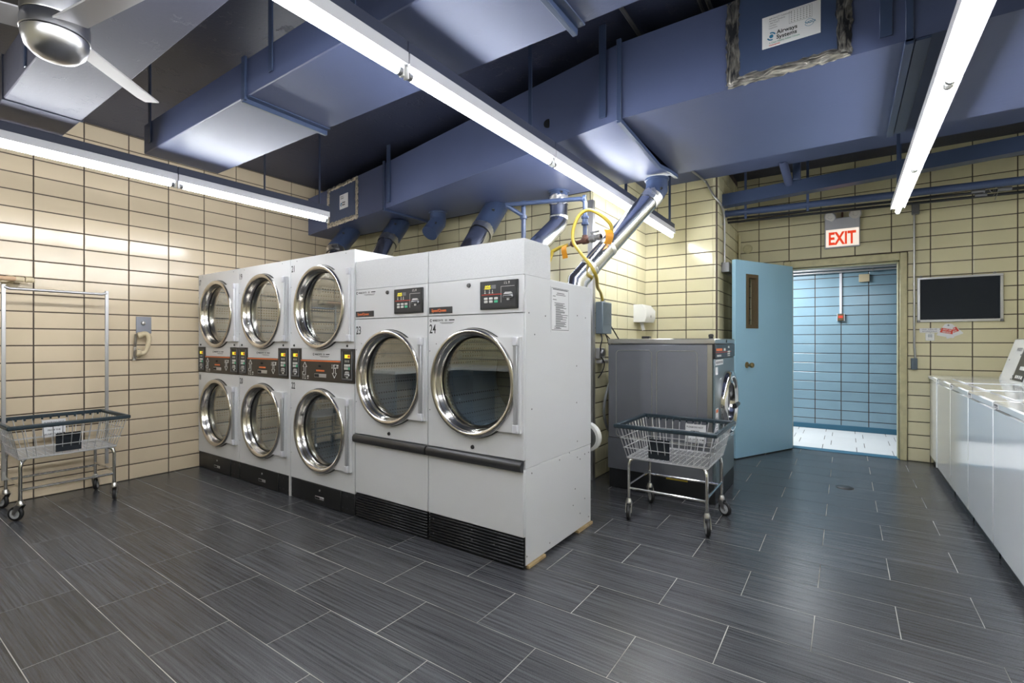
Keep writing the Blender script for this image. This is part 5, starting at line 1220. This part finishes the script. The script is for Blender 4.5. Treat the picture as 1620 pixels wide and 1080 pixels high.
def svc_tag(c, ang, label, yy):
    t_ = thing('service_tag', label, 'tag', (c[0], yy, c[1]), 'out of service tags on the rear wall')
    ca, sa = math.cos(ang), math.sin(ang); u_ = Vector((ca,0,sa)); v_ = Vector((-sa,0,ca)); o_ = Vector((c[0], yy, c[1]))
    P = [(-.062,-.115),(.062,-.115),(.07,-.108),(.030,.008),(.016,.02),(-.016,.02),(-.030,.008),(-.07,-.108)]
    MB().prism(P, o_, u_, v_, .0015).bld('card', M['paper'], t_)
    MB().prism([(-.05,-.078),(.05,-.078),(.045,-.030),(-.045,-.030)], o_+Vector((0,-.0016,0)), u_, v_, .0006).bld('red_field', M['print_red'], t_)
    MB().text('OUT OF', o_+u_*0+v_*(-.050)+Vector((0,-.0023,0)), u_, v_, .0145, .9, .0005, 'CENTER', .03).text('SERVICE', o_+v_*(-.073)+Vector((0,-.0023,0)), u_, v_, .0145, .9, .0005, 'CENTER', .03).bld('lettering', M['print_white'], t_)
svc_tag((.868,1.418), .42, 'rear white and red out of service tag, half hidden under the front one', DY-.011)
svc_tag((.862,1.420), -.22, 'front white and red out of service tag hanging by the light switch', DY-.016)
o = MB().lathe([(0,.012),(.008,.011),(.008,0)], (.862,DY-.014,1.425), (0,-1,0), 10).bld('hook', M['iron']); tag(o, 'small metal hook holding the out of service tags', 'hook')
t = thing('wall_conduit', 'vertical steel conduit between two boxes beside the door frame', 'conduit', (.594,6.58,1.8))
MB().tube([(.594,DY-.024,2.6),(.594,DY-.024,1.22),(.603,DY-.022,1.08)], .010, 10).bld('conduit', M['conduit'], t, 60)
MB().box(.572, .634, DY-.06, DY-.009, 2.59, 2.70, .004).bld('upper_box', M['iron'], t)
MB().box(.565, .618, DY-.05, DY-.009, .965, 1.085, .004).bld('lower_box', M['box_grey'], t)
# floor drain
t = thing('floor_drain', 'round black floor drain cover in the dark tiles before the doorway', 'drain', (-.005,5.065,.001))
MB().lathe([(0,.0035),(.062,.0035),(.066,.001),(.066,0)], (-.005,5.065,.0003), (0,0,1), 28).bld('cover', M['rubber'], t)

# ------------------------------------------------------------------ hall beyond the door
t = thing('hall_conduit', 'cream conduit dropping down the blue hall wall to the red alarm box', 'conduit', (-.055,8.27,1.95))
MB().box(-.072, -.040, HY-.03, HY-.009, 1.65, 2.27, .004).bld('raceway', M['fixture_white'], t)
t = thing('alarm_box', 'small bronze box with a red window on the blue hall wall', 'box', (-.05,8.27,1.6))
MB().box(-.095, -.02, HY-.05, HY-.009, 1.555, 1.65, .004).bld('case', M['bronze'], t); MB().box(-.083, -.032, HY-.052, HY-.05, 1.59, 1.625).bld('red_window', M['print_red'], t)
for xx in (-.10, -.018): MB().box(xx, xx+.006, HY-.045, HY-.009, 1.55, 1.655).bld('side_plate', M['fixture_white'], t)
o = MB().box(.152, .272, HY-.05, HY-.009, 2.085, 2.19, .004).bld('cream_box', M['beige_plastic']); tag(o, 'square cream box high on the blue hall wall', 'box')
for k, (zz, rr, mm) in enumerate(((2.245,.016,'conduit'),(2.285,.018,'conduit'),(2.335,.024,'strut_navy'))):
    o = MB().cyl((-2.4,HY-.06-.02*k,zz),(2.2,HY-.06-.02*k,zz-.0), rr, 10).bld('hall_pipe', M[mm]); tag(o, ['lowest horizontal pipe on the blue hall wall', 'middle horizontal pipe on the blue hall wall', 'highest, dark horizontal pipe on the blue hall wall'][k], 'pipe')
o = MB().box(-.27, -.262, HY-.035, HY-.02, 2.22, 2.30).box(.30, .31, HY-.09, HY-.03, 2.22, 2.32).bld('pipe_clip', M['conduit']); tag(o, 'metal clips on the hall wall pipes above the doorway', 'clip')

# ------------------------------------------------------------------ left wall: rail and phone
t = thing('wall_rail', 'pinkish wooden wall rail with a beige end bracket above the tall cart', 'rail', (-5.27,.6,1.74))
MB().cyl((-5.27,-.6,1.748),(-5.27,.905,1.742), .0175, 12).bld('rail', M['pine_rail'], t)
MB().cyl((-5.27,.895,1.742),(-5.27,.94,1.742), .021, 12).cyl((-5.27,.95,1.742),(-5.27,.985,1.742), .022, 12).lathe([(.022,0),(.018,.012),(.0,.016)], (-5.27,.985,1.742), (0,1,0), 12).bld('end_cap', M['beige_plastic'], t)
MB().lathe([(.012,.105),(.014,.02),(.024,.012),(.05,.008),(.053,0)], (LX+.008,.885,1.725), (1,0,.12), 20).bld('bracket', M['beige_plastic'], t)
t = thing('wall_phone', 'beige telephone handset hanging on a steel wall plate', 'telephone', (-5.36,1.76,1.4))
px_ = LX+.008
MB().box(px_, px_+.008, 1.695, 1.815, 1.335, 1.49, .003).bld('wall_plate', M['brushed'], t)
MB().lathe([(0,.018),(.014,.016),(.02,.0)], (px_+.008,1.75,1.43), (1,0,0), 14).bld('cradle', M['steel_trim'], t)
hs = MB().tube(smooth_path([(px_+.055,1.715,1.325),(px_+.062,1.755,1.33),(px_+.068,1.775,1.29),(px_+.068,1.765,1.22),(px_+.062,1.745,1.16),(px_+.055,1.705,1.15)]), [.022]*4+[.021]*4+[.019]*4+[.018]*4+[.020]*4+[.024], 10)
hs.lathe([(0,.0),(.026,.0),(.03,.012),(.024,.035),(.012,.04)], (px_+.05,1.695,1.315), (.2,1,.2), 14).lathe([(0,.0),(.028,.0),(.032,.012),(.024,.035),(.012,.04)], (px_+.05,1.685,1.155), (.2,1,-.1), 14)
hs.bld('handset', M['beige_plastic'], t, 60)
cp_ = []
for i in range(150):
    s_ = i/149; zz = 1.33-.30*s_ if s_ < .8 else 1.09+.10*((s_-.8)/.2)**1
    yy = 1.69-.02*s_ if s_ < .8 else 1.675+.045*((s_-.8)/.2)
    a = i*1.05; cp_.append((px_+.025+.011*math.cos(a), yy+.011*math.sin(a), zz))
MB().tube(cp_, .0032, 5).bld('coiled_cord', M['steel_trim'], t, 60)

# ------------------------------------------------------------------ ceiling fan
t = thing('ceiling_fan', 'brushed nickel ceiling fan with three silver blades at upper left', 'fan', (-2.27,.47,CEIL))
fc = (-2.27,.485,-.095)
MB().lathe([(0,2.333),(.03,2.335),(.06,2.347),(.082,2.37),(.090,2.40),(.091,2.415)], fc, (0,0,1), 32).bld('dome', M['fan_steel'], t, 60)
MB().lathe([(.091,2.418),(.0935,2.42),(.0935,2.465),(.091,2.468)], fc, (0,0,1), 32).bld('motor_band', M['fan_steel'], t, 40)
MB().lathe([(.091,2.47),(.092,2.475),(.088,2.62),(.07,2.70),(.03,2.74),(.03,3.15),(.07,3.18),(.07,CEIL+.095)], fc, (0,0,1), 32).bld('motor_housing', M['fan_steel'], t, 40)
for k in range(3):
    a = math.radians(131+120*k); u_ = Vector((math.cos(a), math.sin(a), 0)); v_ = Vector((-math.sin(a), math.cos(a), 0)); nn = (v_*math.cos(.22)+Z*math.sin(.22))
    P = [(.085,-.045),(.50,-.05),(.535,.03),(.50,.045),(.085,.055)]
    MB().prism(P, Vector(fc)+Z*2.445, u_, nn, .006).bld('blade', M['fan_blade'], t, 30)
